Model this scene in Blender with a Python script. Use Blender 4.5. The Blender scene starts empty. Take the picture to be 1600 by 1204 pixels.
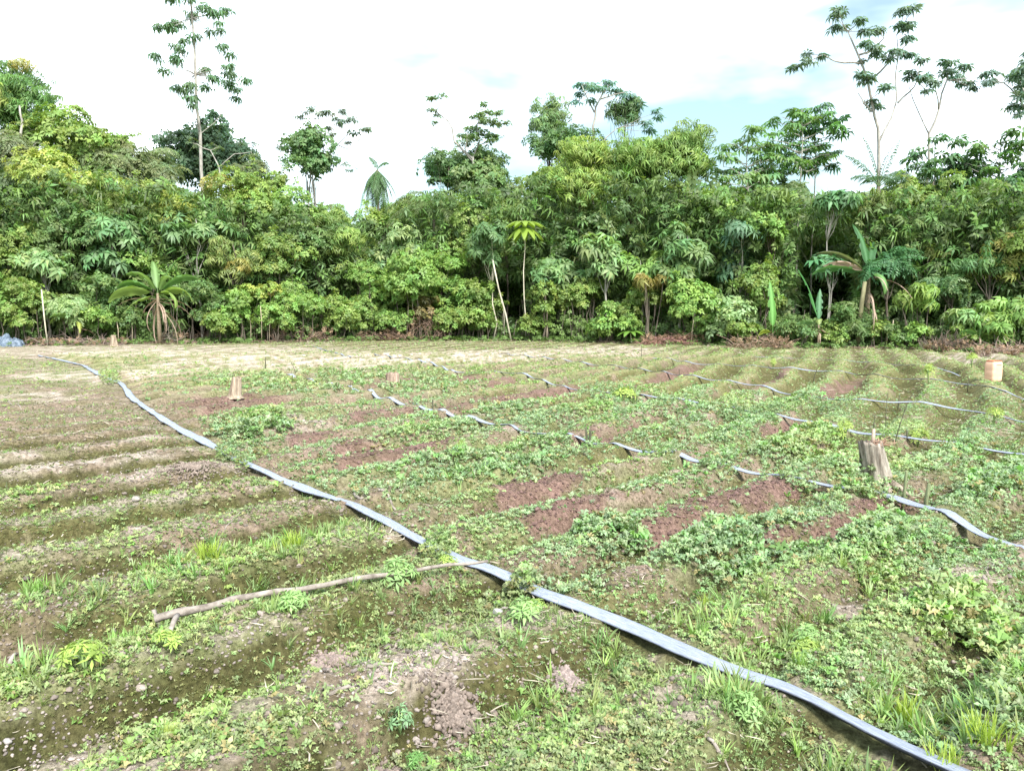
import bpy, math, random
import numpy as np
from math import radians, sin, cos, pi, sqrt, atan2
from mathutils import Vector, Matrix

# ------------------------------------------------------------------ camera, world, sun
S = bpy.context.scene
COL = S.collection
F, CX, CY, CH, PITCH = 1231.0, 800.0, 602.0, 1.6, radians(5.66)
cam = bpy.data.cameras.new('camera')
camo = bpy.data.objects.new('camera', cam); COL.objects.link(camo)
cam.sensor_width = 36; cam.lens = 36 * F / 1600
cam.clip_start = 0.05; cam.clip_end = 2000
camo.location = (0, 0, CH); camo.rotation_euler = (pi / 2 - PITCH, 0, 0)
S.camera = camo
S.render.engine = 'CYCLES'
S.render.resolution_x, S.render.resolution_y = 1024, 770
S.view_settings.view_transform = 'Standard'
S.view_settings.look = 'None'
S.view_settings.exposure = 1.72
S.view_settings.gamma = 1
try:
    S.cycles.max_bounces = 6; S.cycles.diffuse_bounces = 4; S.cycles.glossy_bounces = 2
    S.cycles.transmission_bounces = 4; S.cycles.transparent_max_bounces = 4
except Exception: pass

SUN_EL, SUN_AZ = radians(46), radians(158)      # azimuth clockwise from +Y (behind the camera, to the right)
world = bpy.data.worlds.new('World'); S.world = world; world.use_nodes = True
nt = world.node_tree; nt.nodes.clear()
def N(nt, t, **k):
    n = nt.nodes.new(t)
    for a, b in k.items(): setattr(n, a, b)
    return n
L = nt.links.new
out = N(nt, 'ShaderNodeOutputWorld'); bg = N(nt, 'ShaderNodeBackground')
sky = N(nt, 'ShaderNodeTexSky'); sky.sky_type = 'NISHITA'; sky.sun_disc = False
sky.sun_elevation = SUN_EL; sky.sun_rotation = SUN_AZ; sky.air_density = 1.3; sky.dust_density = 1.5
tc = N(nt, 'ShaderNodeTexCoord'); mp = N(nt, 'ShaderNodeMapping'); mp.inputs['Scale'].default_value = (1.0, 1.0, 2.6)
mp.inputs['Location'].default_value = (0.35, 0.1, 0.2)
nz = N(nt, 'ShaderNodeTexNoise'); nz.inputs['Scale'].default_value = 2.3; nz.inputs['Detail'].default_value = 5
rp = N(nt, 'ShaderNodeValToRGB'); rp.color_ramp.elements[0].position = 0.43; rp.color_ramp.elements[1].position = 0.70
rp.color_ramp.elements[0].color = (.10, .10, .10, 1); rp.color_ramp.elements[1].color = (.97, .97, .97, 1)
mx = N(nt, 'ShaderNodeMix', data_type='RGBA'); mx.inputs[7].default_value = (6.4, 6.9, 7.5, 1)
L(tc.outputs['Generated'], mp.inputs[0]); L(mp.outputs[0], nz.inputs['Vector']); L(nz.outputs[0], rp.inputs[0])
tn = N(nt, 'ShaderNodeMix', data_type='RGBA', blend_type='MULTIPLY'); tn.inputs[0].default_value = 1; tn.inputs[7].default_value = (.29, .37, .36, 1)
L(sky.outputs[0], tn.inputs[6]); L(rp.outputs[0], mx.inputs[0]); L(tn.outputs[2], mx.inputs[6]); L(mx.outputs[2], bg.inputs[0])
bg.inputs[1].default_value = 0.15
L(bg.outputs[0], out.inputs[0])

sl = bpy.data.lights.new('sun', 'SUN'); so = bpy.data.objects.new('sun', sl); COL.objects.link(so)
sl.energy = 2.6; sl.angle = radians(12); sl.color = (1.0, 0.985, 0.965)
sd = Vector((sin(SUN_AZ) * cos(SUN_EL), cos(SUN_AZ) * cos(SUN_EL), sin(SUN_EL)))
so.rotation_euler = sd.to_track_quat('Z', 'Y').to_euler(); so.location = sd * 60

# ------------------------------------------------------------------ projection helpers
def ground_pt(px, py):
    a = (px - CX) / F; b = (CY - py) / F
    dy = cos(PITCH) + b * sin(PITCH); dz = -sin(PITCH) + b * cos(PITCH)
    t = CH / -dz
    return a * t, dy * t
def Wx(px, d): return (px - CX) / F * d * 1.0
def Wz(py, d): return CH + d * math.tan(-PITCH + math.atan((CY - py) / F))
def proj(x, y):
    y = np.maximum(y, 0.6)
    zc = y * cos(PITCH) + CH * sin(PITCH)
    return CX + F * x / zc, CY + F * (CH * cos(PITCH) - y * sin(PITCH)) / zc

# ------------------------------------------------------------------ noise
def _h(ix, iy, s):
    h = (ix.astype(np.int64) * 374761393 + iy.astype(np.int64) * 668265263 + s * 974634777) & 0xffffffff
    h = ((h ^ (h >> 13)) * 1274126177) & 0xffffffff
    return ((h ^ (h >> 16)) & 0xffffff) / float(0xffffff)
def vn(x, y, s=0):
    x = np.asarray(x, float); y = np.asarray(y, float)
    ix = np.floor(x); iy = np.floor(y); fx = x - ix; fy = y - iy
    fx = fx * fx * (3 - 2 * fx); fy = fy * fy * (3 - 2 * fy)
    a = _h(ix, iy, s); b = _h(ix + 1, iy, s); c = _h(ix, iy + 1, s); d = _h(ix + 1, iy + 1, s)
    return (a * (1 - fx) + b * fx) * (1 - fy) + (c * (1 - fx) + d * fx) * fy
def fbm(x, y, s=0, o=4):
    t = 0; a = 1; n = 0
    for i in range(o):
        t = t + a * vn(x * 2 ** i + 17.3 * i, y * 2 ** i - 9.1 * i, s + i); n += a; a *= .5
    return t / n
def sstep(a, b, x):
    t = np.clip((x - a) / (b - a), 0, 1); return t * t * (3 - 2 * t)

# ------------------------------------------------------------------ the hoses (photo points, laid on the ground)
HOSES = [
 [(60,556),(130,571),(152,585),(190,600),(205,622),(250,655),(330,700),(385,731),(480,770),(560,800),(640,845),(720,885),(790,906),(845,936),(980,985),(1060,1025),(1160,1070),(1240,1094),(1300,1125),(1380,1165),(1460,1206),(1580,1262)],
 [(440,590),(500,602),(575,618),(600,628),(640,637),(680,645),(720,655),(760,665),(790,670),(812,681),(850,682),(900,688),(950,702),(1000,712),(1060,720),(1085,728),(1160,742),(1215,750),(1290,762),(1320,768),(1420,790),(1470,812),(1540,845),(1600,876),(1720,935)],
 [(585,557),(640,565),(668,570),(690,578),(710,587),(770,586),(812,588),(850,600),(890,612),(1000,623),(1060,631),(1130,641),(1220,657),(1300,672),(1360,686),(1420,692),(1490,701),(1600,720),(1720,742)],
 [(780,555),(870,565),(920,572),(980,578),(1050,589),(1124,600),(1184,607),(1247,626),(1352,634),(1412,635),(1500,646),(1620,668)],
 [(1020,562),(1052,565),(1082,572),(1140,575),(1210,579),(1322,588),(1397,596),(1450,599),(1514,605),(1550,614),(1620,632)],
 [(490,541),(505,547),(535,557),(548,562)],
 [(1180,560),(1319,567),(1442,577),(1500,586)],
]
HW = [np.array([ground_pt(*p) for p in h]) for h in HOSES]
h1 = HW[0][np.argsort(HW[0][:, 1])]
def left_of(x, y):        # >0 left of the main hose
    return np.interp(y, h1[:, 1], h1[:, 0], left=3.5) - x

# ------------------------------------------------------------------ terrain
BY = np.arange(0, 60, .1)      # the beds on the right swing from 40 to 68 degrees with distance
BC = np.cumsum(1 / np.tan(np.radians(np.interp(BY, [5, 8.5, 14, 20], [40, 50, 62, 67])))) * .1
BC6 = float(np.interp(6.0, BY, BC))
def bedphase(x, y):
    l = left_of(x, y)
    L_ = sstep(-.15, .15, l)
    w = (fbm(x * .35, y * .35, 5, 3) - .5)
    v1 = (-x + y) * .7071 + w * .5
    v2 = x - np.interp(y, BY, BC) + w * .8
    r1 = .5 + .5 * np.cos(2 * pi * (v1 - .45)); r2 = .5 + .5 * np.cos(2 * pi * (v2 - .43 + BC6) / np.interp(y, [5, 16], [1.02, 1.02]))
    return L_ * r1 + (1 - L_) * r2, L_
def H(x, y):
    x = np.asarray(x, float); y = np.asarray(y, float)
    r, L_ = bedphase(x, y)
    d = np.abs(left_of(x, y))
    amp = (.145 + .08 * (fbm(x * .5, y * .5, 9, 2) - .5)) * (1 - sstep(24, 31, y)) * (1 - sstep(20, 30, np.abs(x)))
    amp = amp * (.3 + .7 * sstep(.05, .5, d)) * (1 - .75 * sstep(9, 12, y) * L_)
    amp = amp * (1 + .35 * sstep(10, 16, y) * (1 - L_) + .25 * L_)
    amp = amp * sstep(-2, 1, y)
    z = amp * (sstep(.15, .85, r) - .5)
    z = z + .05 * (fbm(x * .8, y * .8, 21, 3) - .5) + .045 * (fbm(x * 4.5, y * 4.5, 31, 3) - .5) * (1 - sstep(14, 22, y))
    z = z + .05 * np.maximum(fbm(x * 14, y * 14, 41, 2) - .48, 0) * (1 - sstep(6, 12, y)) * 2
    return z
def Hs(x, y): return float(H(np.array([x]), np.array([y]))[0])

def ell(px, py, cx, cy, rx, ry, ang=0, soft=.35):
    a = radians(ang); dx = px - cx; dy = py - cy
    u = (dx * cos(a) - dy * sin(a)) / rx; v = (dx * sin(a) + dy * cos(a)) / ry
    q = np.sqrt(u * u + v * v)
    return 1 - sstep(1 - soft, 1 + soft, q)
RED = [(825,776,90,11,17),(885,808,90,10,14),(1040,832,78,19,14),(1165,785,115,15,14),(650,708,80,12,15),(560,730,60,10,15),
       (1330,815,130,14,16),(560,700,45,9,12),(490,688,45,7,8),(700,640,150,7,10),(560,652,70,7,8),(1215,845,60,14,10),(360,634,90,12,4),(620,604,45,6,5),
       (830,622,90,6,10),(760,598,50,6,0),(960,678,70,8,10),(1030,660,60,7,8),(1040,590,60,6,20),(1200,600,40,7,30),(1310,606,50,7,25),(1230,665,50,8,15)]
PALE = [(250,546,300,7,0),(430,571,230,14,2),(200,552,260,8,0),(640,562,160,12,0),(850,552,200,6,0),(740,558,100,8,-3),(560,575,60,10,0),(130,588,130,8,0),(150,900,170,14,10),(60,745,170,16,4),(60,620,70,6,0),
        (560,1105,110,35,14),(90,1160,140,26,14),(410,1010,60,12,20),(50,930,110,14,14),(690,1100,60,28,30),(1440,920,160,20,8),(960,545,80,5,0),(1520,560,80,7,0),
        (30,1020,90,20,12),(330,745,80,14,5),(470,660,60,6,0),(150,735,140,9,4),(680,1080,50,30,20),(300,1150,90,16,14)]
BROWN = [(140,665,220,62,3),(250,745,220,30,4),(700,855,75,38,-28),(800,905,90,20,-20),(600,790,70,18,-28),(1250,915,170,16,8),(1450,930,140,28,8),(930,925,100,16,0),(1500,760,80,20,10),(1480,690,90,12,10)]
MOSS = [(160,680,200,35,5),(120,830,200,16,10),(430,925,150,18,16),(250,965,170,16,14),(500,965,120,14,18),(860,1000,180,40,14),(780,1090,180,40,14),(80,970,150,16,14),(560,1010,120,20,18),
        (330,1120,190,18,14),(900,610,180,12,8),(1000,600,200,22,10),(1300,590,330,26,0),(1450,640,190,20,0),(1080,990,120,24,10),(1100,1120,140,36,10),(520,835,90,12,12),(1000,700,120,14,10)]
LEAFY = [(1160,865,130,42,10),(1300,835,90,24,12),(1370,845,60,38,0),(1530,1000,130,60,-10),(1570,1110,90,60,0),(1560,760,80,40,0),(380,672,100,22,8),(1240,700,90,22,8),(900,640,220,22,5),(640,760,120,16,14),
        (560,600,190,18,0),(850,720,150,18,12),(1100,680,120,14,8),(980,850,90,25,0),(860,955,90,25,0),(1340,780,80,14,8),(1450,725,140,14,8),(420,600,120,12,0),(1440,860,80,20,10),(700,680,150,14,10),(1180,640,160,14,5)]
GRASSY = [(430,870,170,28,12),(260,935,130,18,12),(140,1080,130,35,10),(420,985,90,20,16),(640,945,90,22,10),(350,850,120,14,10),(1100,1020,180,36,0),(1500,1120,160,60,0),(1400,1180,160,40,0),(700,560,0.1,0.1,0),
          (900,1080,120,40,0),(560,830,90,20,12),(850,950,70,22,0),(300,940,180,12,12),(60,930,70,22,0),(1180,1130,120,40,0),(780,750,120,16,10),(1320,900,130,22,0),(1200,960,150,24,0)]
def layer(px, py, lst, s=0):
    m = np.zeros_like(px)
    for t in lst: m = np.maximum(m, ell(px, py, *t))
    return m
def regions(x, y):
    px, py = proj(x, y)
    k = np.clip((py - 500) / 300, .12, 1.4)
    wx = (fbm(x * .9, y * .9, 51, 3) - .5) * 130 * k; wy = (fbm(x * .9 + 40, y * .9, 61, 3) - .5) * 55 * k
    wx2 = (fbm(x * 5, y * 5, 71, 2) - .5) * 70 * k; wy2 = (fbm(x * 5 + 9, y * 5, 81, 2) - .5) * 26 * k
    qx = px + wx + wx2; qy = py + wy + wy2
    qxr = px + wx * .3 + wx2 * .9; qyr = py + wy * .15 + wy2 * .7
    return dict(red=layer(qxr, qyr, RED), pale=layer(qx, qy, PALE), brown=layer(qx, qy, BROWN), moss=layer(qx, qy, MOSS), leafy=layer(qx, qy, LEAFY), grassy=layer(qx, qy, GRASSY), px=px, py=py)

# ------------------------------------------------------------------ materials
def M(name):
    m = bpy.data.materials.new(name); m.use_nodes = True
    t = m.node_tree; t.nodes.clear()
    return m, t
def leaf_mat(name, rough=.45, trans=.3, spec=.4):
    m, t = M(name); l = t.links.new
    o = N(t, 'ShaderNodeOutputMaterial'); a = N(t, 'ShaderNodeAttribute', attribute_name='Col'); oi = N(t, 'ShaderNodeObjectInfo')
    mul = N(t, 'ShaderNodeMix', data_type='RGBA', blend_type='MULTIPLY'); mul.inputs[0].default_value = 1
    p = N(t, 'ShaderNodeBsdfPrincipled'); p.inputs['Roughness'].default_value = rough; p.inputs['Specular IOR Level'].default_value = spec
    l(a.outputs['Color'], mul.inputs[6]); l(oi.outputs['Color'], mul.inputs[7]); l(mul.outputs[2], p.inputs['Base Color'])
    tr = N(t, 'ShaderNodeBsdfTranslucent'); m2 = N(t, 'ShaderNodeMix', data_type='RGBA', blend_type='MULTIPLY'); m2.inputs[0].default_value = 1
    m2.inputs[7].default_value = (1.25, 1.35, .6, 1); l(mul.outputs[2], m2.inputs[6]); l(m2.outputs[2], tr.inputs[0])
    ms = N(t, 'ShaderNodeMixShader'); ms.inputs[0].default_value = trans
    l(p.outputs[0], ms.inputs[1]); l(tr.outputs[0], ms.inputs[2]); l(ms.outputs[0], o.inputs[0])
    return m
def surf_mat(name, col, col2, scale=8, rough=.85, stretch=(1, 1, 1), bump=.4, spec=.25, attr=False, dist=.02, metal=0):
    m, t = M(name); l = t.links.new
    o = N(t, 'ShaderNodeOutputMaterial'); p = N(t, 'ShaderNodeBsdfPrincipled'); p.inputs['Roughness'].default_value = rough
    p.inputs['Specular IOR Level'].default_value = spec; p.inputs['Metallic'].default_value = metal
    c = N(t, 'ShaderNodeTexCoord'); mpp = N(t, 'ShaderNodeMapping'); mpp.inputs['Scale'].default_value = stretch
    n = N(t, 'ShaderNodeTexNoise'); n.inputs['Scale'].default_value = scale; n.inputs['Detail'].default_value = 6; n.inputs['Roughness'].default_value = .65
    r = N(t, 'ShaderNodeValToRGB'); r.color_ramp.elements[0].position = .35; r.color_ramp.elements[1].position = .65
    r.color_ramp.elements[0].color = (*col, 1); r.color_ramp.elements[1].color = (*col2, 1)
    l(c.outputs['Object'], mpp.inputs[0]); l(mpp.outputs[0], n.inputs['Vector']); l(n.outputs[0], r.inputs[0])
    if attr:
        a = N(t, 'ShaderNodeAttribute', attribute_name='Col'); mm = N(t, 'ShaderNodeMix', data_type='RGBA', blend_type='MULTIPLY'); mm.inputs[0].default_value = 1
        l(a.outputs['Color'], mm.inputs[6]); l(r.outputs[0], mm.inputs[7]); l(mm.outputs[2], p.inputs['Base Color'])
    else: l(r.outputs[0], p.inputs['Base Color'])
    oi = N(t, 'ShaderNodeObjectInfo'); om = N(t, 'ShaderNodeMix', data_type='RGBA', blend_type='MULTIPLY'); om.inputs[0].default_value = 1
    l(p.inputs['Base Color'].links[0].from_socket, om.inputs[6]); l(oi.outputs['Color'], om.inputs[7]); l(om.outputs[2], p.inputs['Base Color'])
    b = N(t, 'ShaderNodeBump'); b.inputs['Strength'].default_value = bump; b.inputs['Distance'].default_value = dist
    l(n.outputs[0], b.inputs['Height']); l(b.outputs[0], p.inputs['Normal']); l(p.outputs[0], o.inputs[0])
    return m
LEAF = leaf_mat('forest_leaf', .5, .38, .35)
WEED = leaf_mat('weed_leaf', .5, .28, .35)
GRASS = leaf_mat('grass_blade', .5, .38, .3)
DRY = leaf_mat('dry_leaf', .8, .15, .15)
BARK = surf_mat('pale_bark', (.20, .18, .15), (.42, .39, .34), 9, .85, (1, 1, .3))
BARKD = surf_mat('brown_bark', (.07, .055, .04), (.17, .14, .11), 9, .9, (1, 1, .3))
TWIG = surf_mat('dead_twig', (.6, .6, .6), (1.1, 1.05, 1), 12, .9, attr=True, bump=.1)
WOODS = surf_mat('weathered_stump_wood', (.13, .10, .075), (.42, .37, .30), 26, .9, (1, 1, .10), .8, attr=True)
STAKE = surf_mat('stake_wood', (.07, .075, .05), (.20, .20, .13), 30, .85, (1, 1, .2), .3)
POLE = surf_mat('grey_pole_bark', (.13, .105, .085), (.36, .31, .265), 14, .9, (1, 1, 1), .5)
def hose_mat():
    m, t = M('black_plastic_painted_sheen'); l = t.links.new
    o = N(t, 'ShaderNodeOutputMaterial'); p = N(t, 'ShaderNodeBsdfPrincipled'); p.inputs['Specular IOR Level'].default_value = .6
    uv = N(t, 'ShaderNodeAttribute', attribute_name='UVc'); mpp = N(t, 'ShaderNodeMapping'); mpp.inputs['Scale'].default_value = (6, 1.6, 1)
    n = N(t, 'ShaderNodeTexNoise'); n.inputs['Scale'].default_value = 6; n.inputs['Detail'].default_value = 6; n.inputs['Roughness'].default_value = .7
    l(uv.outputs['Vector'], mpp.inputs[0]); l(mpp.outputs[0], n.inputs['Vector'])
    r = N(t, 'ShaderNodeValToRGB'); e = r.color_ramp.elements; e[0].position = .40; e[1].position = .64
    e[0].color = (.12, .14, .20, 1); e[1].color = (.50, .53, .60, 1)  # sky sheen and dust on the black plastic, put into the base colour
    a = N(t, 'ShaderNodeAttribute', attribute_name='Col'); mm = N(t, 'ShaderNodeMix', data_type='RGBA', blend_type='MULTIPLY'); mm.inputs[0].default_value = 1
    l(n.outputs[0], r.inputs[0]); l(r.outputs[0], mm.inputs[6]); l(a.outputs['Color'], mm.inputs[7]); l(mm.outputs[2], p.inputs['Base Color'])
    r2 = N(t, 'ShaderNodeMapRange'); r2.inputs[3].default_value = .28; r2.inputs[4].default_value = .6; l(n.outputs[0], r2.inputs[0]); l(r2.outputs[0], p.inputs['Roughness'])
    b = N(t, 'ShaderNodeBump'); b.inputs['Strength'].default_value = .5; b.inputs['Distance'].default_value = .012
    l(n.outputs[0], b.inputs['Height']); l(b.outputs[0], p.inputs['Normal']); l(p.outputs[0], o.inputs[0])
    return m
HOSEM = hose_mat()
def ground_mat():
    m, t = M('field_soil'); l = t.links.new
    o = N(t, 'ShaderNodeOutputMaterial'); p = N(t, 'ShaderNodeBsdfPrincipled'); p.inputs['Roughness'].default_value = .95; p.inputs['Specular IOR Level'].default_value = .12
    c = N(t, 'ShaderNodeTexCoord'); a = N(t, 'ShaderNodeAttribute', attribute_name='Col')
    n1 = N(t, 'ShaderNodeTexNoise'); n1.inputs['Scale'].default_value = 30; n1.inputs['Detail'].default_value = 9; n1.inputs['Roughness'].default_value = .72
    n2 = N(t, 'ShaderNodeTexNoise'); n2.inputs['Scale'].default_value = 3.2; n2.inputs['Detail'].default_value = 8; n2.inputs['Roughness'].default_value = .7
    v = N(t, 'ShaderNodeTexVoronoi'); v.inputs['Scale'].default_value = 55
    for q in (n1, n2, v): l(c.outputs['Object'], q.inputs['Vector'])
    r1 = N(t, 'ShaderNodeValToRGB'); r1.color_ramp.elements[0].position = .3; r1.color_ramp.elements[1].position = .7
    r1.color_ramp.elements[0].color = (.30, .27, .22, 1); r1.color_ramp.elements[1].color = (1.75, 1.72, 1.72, 1)
    r2 = N(t, 'ShaderNodeValToRGB'); r2.color_ramp.elements[0].position = .36; r2.color_ramp.elements[1].position = .64
    r2.color_ramp.elements[0].color = (.62, .68, .48, 1); r2.color_ramp.elements[1].color = (1.2, 1.12, 1.1, 1)
    m1 = N(t, 'ShaderNodeMix', data_type='RGBA', blend_type='MULTIPLY'); m1.inputs[0].default_value = 1
    m2 = N(t, 'ShaderNodeMix', data_type='RGBA', blend_type='MULTIPLY'); m2.inputs[0].default_value = .8
    l(n1.outputs[0], r1.inputs[0]); l(n2.outputs[0], r2.inputs[0]); l(a.outputs['Color'], m1.inputs[6]); l(r1.outputs[0], m1.inputs[7])
    l(m1.outputs[2], m2.inputs[6]); l(r2.outputs[0], m2.inputs[7]); l(m2.outputs[2], p.inputs['Base Color'])
    ad = N(t, 'ShaderNodeMath', operation='MULTIPLY_ADD'); ad.inputs[1].default_value = -.35; l(v.outputs['Distance'], ad.inputs[0]); l(n1.outputs[0], ad.inputs[2])
    b = N(t, 'ShaderNodeBump'); b.inputs['Strength'].default_value = .9; b.inputs['Distance'].default_value = .035
    l(ad.outputs[0], b.inputs['Height']); l(b.outputs[0], p.inputs['Normal']); l(p.outputs[0], o.inputs[0])
    return m
SOIL = ground_mat()
CLOD = surf_mat('soil_clod', (.75, .72, .70), (1.25, 1.22, 1.2), 60, .95, attr=True, bump=.5, dist=.01)

# ------------------------------------------------------------------ mesh builders
def mesh_obj(name, V, T, mat, col=None, parent=None, smooth=False, extra=None):
    me = bpy.data.meshes.new(name); V = np.asarray(V, np.float32); T = np.asarray(T, np.int32)
    k = T.shape[1]
    me.vertices.add(len(V)); me.vertices.foreach_set('co', V.ravel())
    me.loops.add(T.size); me.loops.foreach_set('vertex_index', T.ravel())
    me.polygons.add(len(T)); me.polygons.foreach_set('loop_start', np.arange(0, T.size, k, dtype=np.int32))
    if smooth: me.polygons.foreach_set('use_smooth', np.ones(len(T), bool))
    me.update(calc_edges=True)
    if col is not None:
        at = me.color_attributes.new('Col', 'FLOAT_COLOR', 'POINT')
        c = np.ones((len(V), 4), np.float32); c[:, :3] = col; at.data.foreach_set('color', c.ravel())
    if extra is not None:
        at = me.attributes.new('UVc', 'FLOAT_VECTOR', 'POINT'); at.data.foreach_set('vector', np.asarray(extra, np.float32).ravel())
    me.materials.append(mat)
    o = bpy.data.objects.new(name, me); COL.objects.link(o)
    if parent: o.parent = parent
    return o
def tag(o, label=None, cat=None, group=None, kind=None):
    if label: o['label'] = label
    if cat: o['category'] = cat
    if group: o['group'] = group
    if kind: o['kind'] = kind
    return o
def empty(name, loc, rz=0):
    o = bpy.data.objects.new(name, None); COL.objects.link(o); o.empty_display_size = .2
    o.location = loc; o.rotation_euler = (0, 0, rz); return o

class MB:
    """collects vertices, triangles and colours of one part"""
    def __init__(s): s.V = []; s.T = []; s.C = []; s.n = 0
    def add(s, V, T, C):
        V = np.asarray(V, float); s.V.append(V); s.T.append(np.asarray(T, int) + s.n)
        C = np.asarray(C, float); s.C.append(np.broadcast_to(C, (len(V), 3))); s.n += len(V)
    def inst(s, tpl, R, P, C, jit=.12, rng=None):
        tv, tt, grp = tpl; n, k = len(P), len(tv)
        if n == 0: return
        V = np.einsum('nij,kj->nki', R, tv) + P[:, None, :]
        T = tt[None] + (np.arange(n) * k)[:, None, None]
        g = rng.uniform(1 - jit, 1 + jit, (n, grp.max() + 1))[:, grp]
        c = C[:, None, :] * g[:, :, None]
        s.add(V.reshape(-1, 3), T.reshape(-1, 3), c.reshape(-1, 3))
    def tube(s, pts, rad, col=(1, 1, 1), k=6, cap=True, rough=0, rng=None):
        pts = [Vector(p) for p in pts]; n = len(pts)
        if not hasattr(rad, '__len__'): rad = [rad] * n
        V = []; nrm = None
        for i, p in enumerate(pts):
            t = (pts[min(i + 1, n - 1)] - pts[max(i - 1, 0)])
            t = t.normalized() if t.length > 1e-9 else Vector((0, 0, 1))
            if nrm is None: nrm = t.orthogonal().normalized()
            nrm = (nrm - t * nrm.dot(t)); nrm = nrm.normalized() if nrm.length > 1e-6 else t.orthogonal().normalized()
            b = t.cross(nrm)
            for j in range(k):
                a = 2 * pi * j / k; r = rad[i] * (1 + (rough * (rng.random() - .5) if rng is not None else 0))
                V.append(p + (nrm * cos(a) + b * sin(a)) * r)
        T = []
        for i in range(n - 1):
            for j in range(k):
                a = i * k + j; b2 = i * k + (j + 1) % k
                T += [(a, b2, b2 + k), (a, b2 + k, a + k)]
        if cap:
            V += [pts[0], pts[-1]]; m = n * k
            for j in range(k): T += [(m, (j + 1) % k, j), (m + 1, (n - 1) * k + j, (n - 1) * k + (j + 1) % k)]
        s.add([tuple(v) for v in V], T, col)
    def build(s, name, mat, parent=None, smooth=False):
        return mesh_obj(name, np.concatenate(s.V), np.concatenate(s.T), mat, np.concatenate(s.C), parent, smooth)

def rotz(a):
    c, s_ = np.cos(a), np.sin(a); z = np.zeros_like(a); o = np.ones_like(a)
    return np.stack([np.stack([c, -s_, z], -1), np.stack([s_, c, z], -1), np.stack([z, z, o], -1)], -2)
def align(D, a):          # rotate +Z onto D, spun by a first
    D = D / np.linalg.norm(D, axis=1, keepdims=True)
    t = np.where(np.abs(D[:, 2:3]) > .95, np.array([[1., 0, 0]]), np.array([[0, 0, 1.]]))
    X = np.cross(t, D); X /= np.linalg.norm(X, axis=1, keepdims=True); Y = np.cross(D, X)
    return np.einsum('nij,njk->nik', np.stack([X, Y, D], -1), rotz(a))

# leaf templates: (verts, tris, leaflet id)
def leaflet(az, L_, w, z0, z1, z2, r0=.06, twist=0, fold=.0):
    d = np.array([cos(az), sin(az), 0]); n = np.array([-sin(az), cos(az), 0])
    up = np.array([0, 0, 1.]); tw = n * cos(twist) + up * sin(twist)
    m = d * (r0 + L_ * .5) + up * z1
    return [d * r0 + up * z0, m + tw * w / 2, m - tw * w / 2 , d * (r0 + L_) + up * z2], [(0, 2, 1), (1, 2, 3)]
def tpl(parts):
    V = []; T = []; G = []; n = 0
    for i, (v, t) in enumerate(parts):
        V += v; T += [(a + n, b + n, c + n) for a, b, c in t]; G += [i] * len(v); n += len(v)
    return np.array(V, float), np.array(T, int), np.array(G, int)
R_ = np.random.default_rng(11)
def palmate(n=8, droop=.45, w=.3, full=2 * pi):
    return tpl([leaflet(full * (i + R_.uniform(-.2, .2)) / n, R_.uniform(.8, 1.05), w * R_.uniform(.85, 1.15), 0, .06 - R_.uniform(0, .08), -droop * R_.uniform(.6, 1.3), twist=R_.uniform(-.35, .35)) for i in range(n)])
def tuft(n=7, w=.42, up=.5):
    ps = []
    for i in range(n):
        z = R_.uniform(-.1, up)
        ps.append(leaflet(2 * pi * (i + R_.uniform(-.3, .3)) / n, R_.uniform(.55, 1.), w * R_.uniform(.8, 1.2), z * .3, z, z * R_.uniform(.2, 1.2) - .2, r0=.1, twist=R_.uniform(-.6, .6)))
    return tpl(ps)
def pinnate(n=6, w=.2):
    ps = []
    for i in range(n):
        t = (i + .7) / n
        for s in (-1, 1):
            az = s * R_.uniform(.9, 1.25); v, f = leaflet(az, .42 * (1 - .45 * abs(t - .4)), w, 0, -.02, -.16, r0=0, twist=R_.uniform(-.3, .3))
            off = np.array([t, 0, .1 - .45 * t * t]); ps.append(([q + off for q in v], f))
    v, f = leaflet(0, .4, w, 0, -.02, -.2, r0=0); ps.append(([q + np.array([1, 0, -.35]) for q in v], f))
    return tpl(ps)
def multi(base, k, spread):
    ps = []
    V, T, G = base
    Vs, Ts, Gs = [], [], []; n = g = 0
    for i in range(k):
        a = 2 * pi * i / k + R_.uniform(-.3, .3)
        Rm = rotz(np.array([a]))[0]; off = np.array([cos(a), sin(a), 0]) * spread + np.array([0, 0, R_.uniform(-.15, .15)])
        Vs.append(V @ Rm.T + off); Ts.append(T + n); Gs.append(G + g); n += len(V); g += G.max() + 1
    return np.concatenate(Vs), np.concatenate(Ts), np.concatenate(Gs)
LT = {
 'P': [palmate(8, .5, .30), palmate(9, .6, .27), palmate(7, .4, .34)],         # umbrella leaves
 'B': [tuft(8, .40, .4), tuft(7, .46, .5), tuft(9, .36, .3)],                   # broad leaves
 'S': [tuft(9, .5, .8), tuft(10, .45, .7), tuft(8, .55, .8)],                   # small dense leaves
 'C': [multi(pinnate(5, .16), 3, .05), multi(pinnate(6, .15), 4, .05)],        # feathery
 'D': [palmate(7, 1.1, .26), palmate(8, 1.2, .24), palmate(6, .9, .3)],       # hanging leaves
}

def rnd_dir(rng, n, zmin=-.35):
    z = rng.uniform(zmin, 1, n); a = rng.uniform(0, 2 * pi, n); r = np.sqrt(1 - z * z)
    return np.stack([r * np.cos(a), r * np.sin(a), z], -1)

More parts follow.
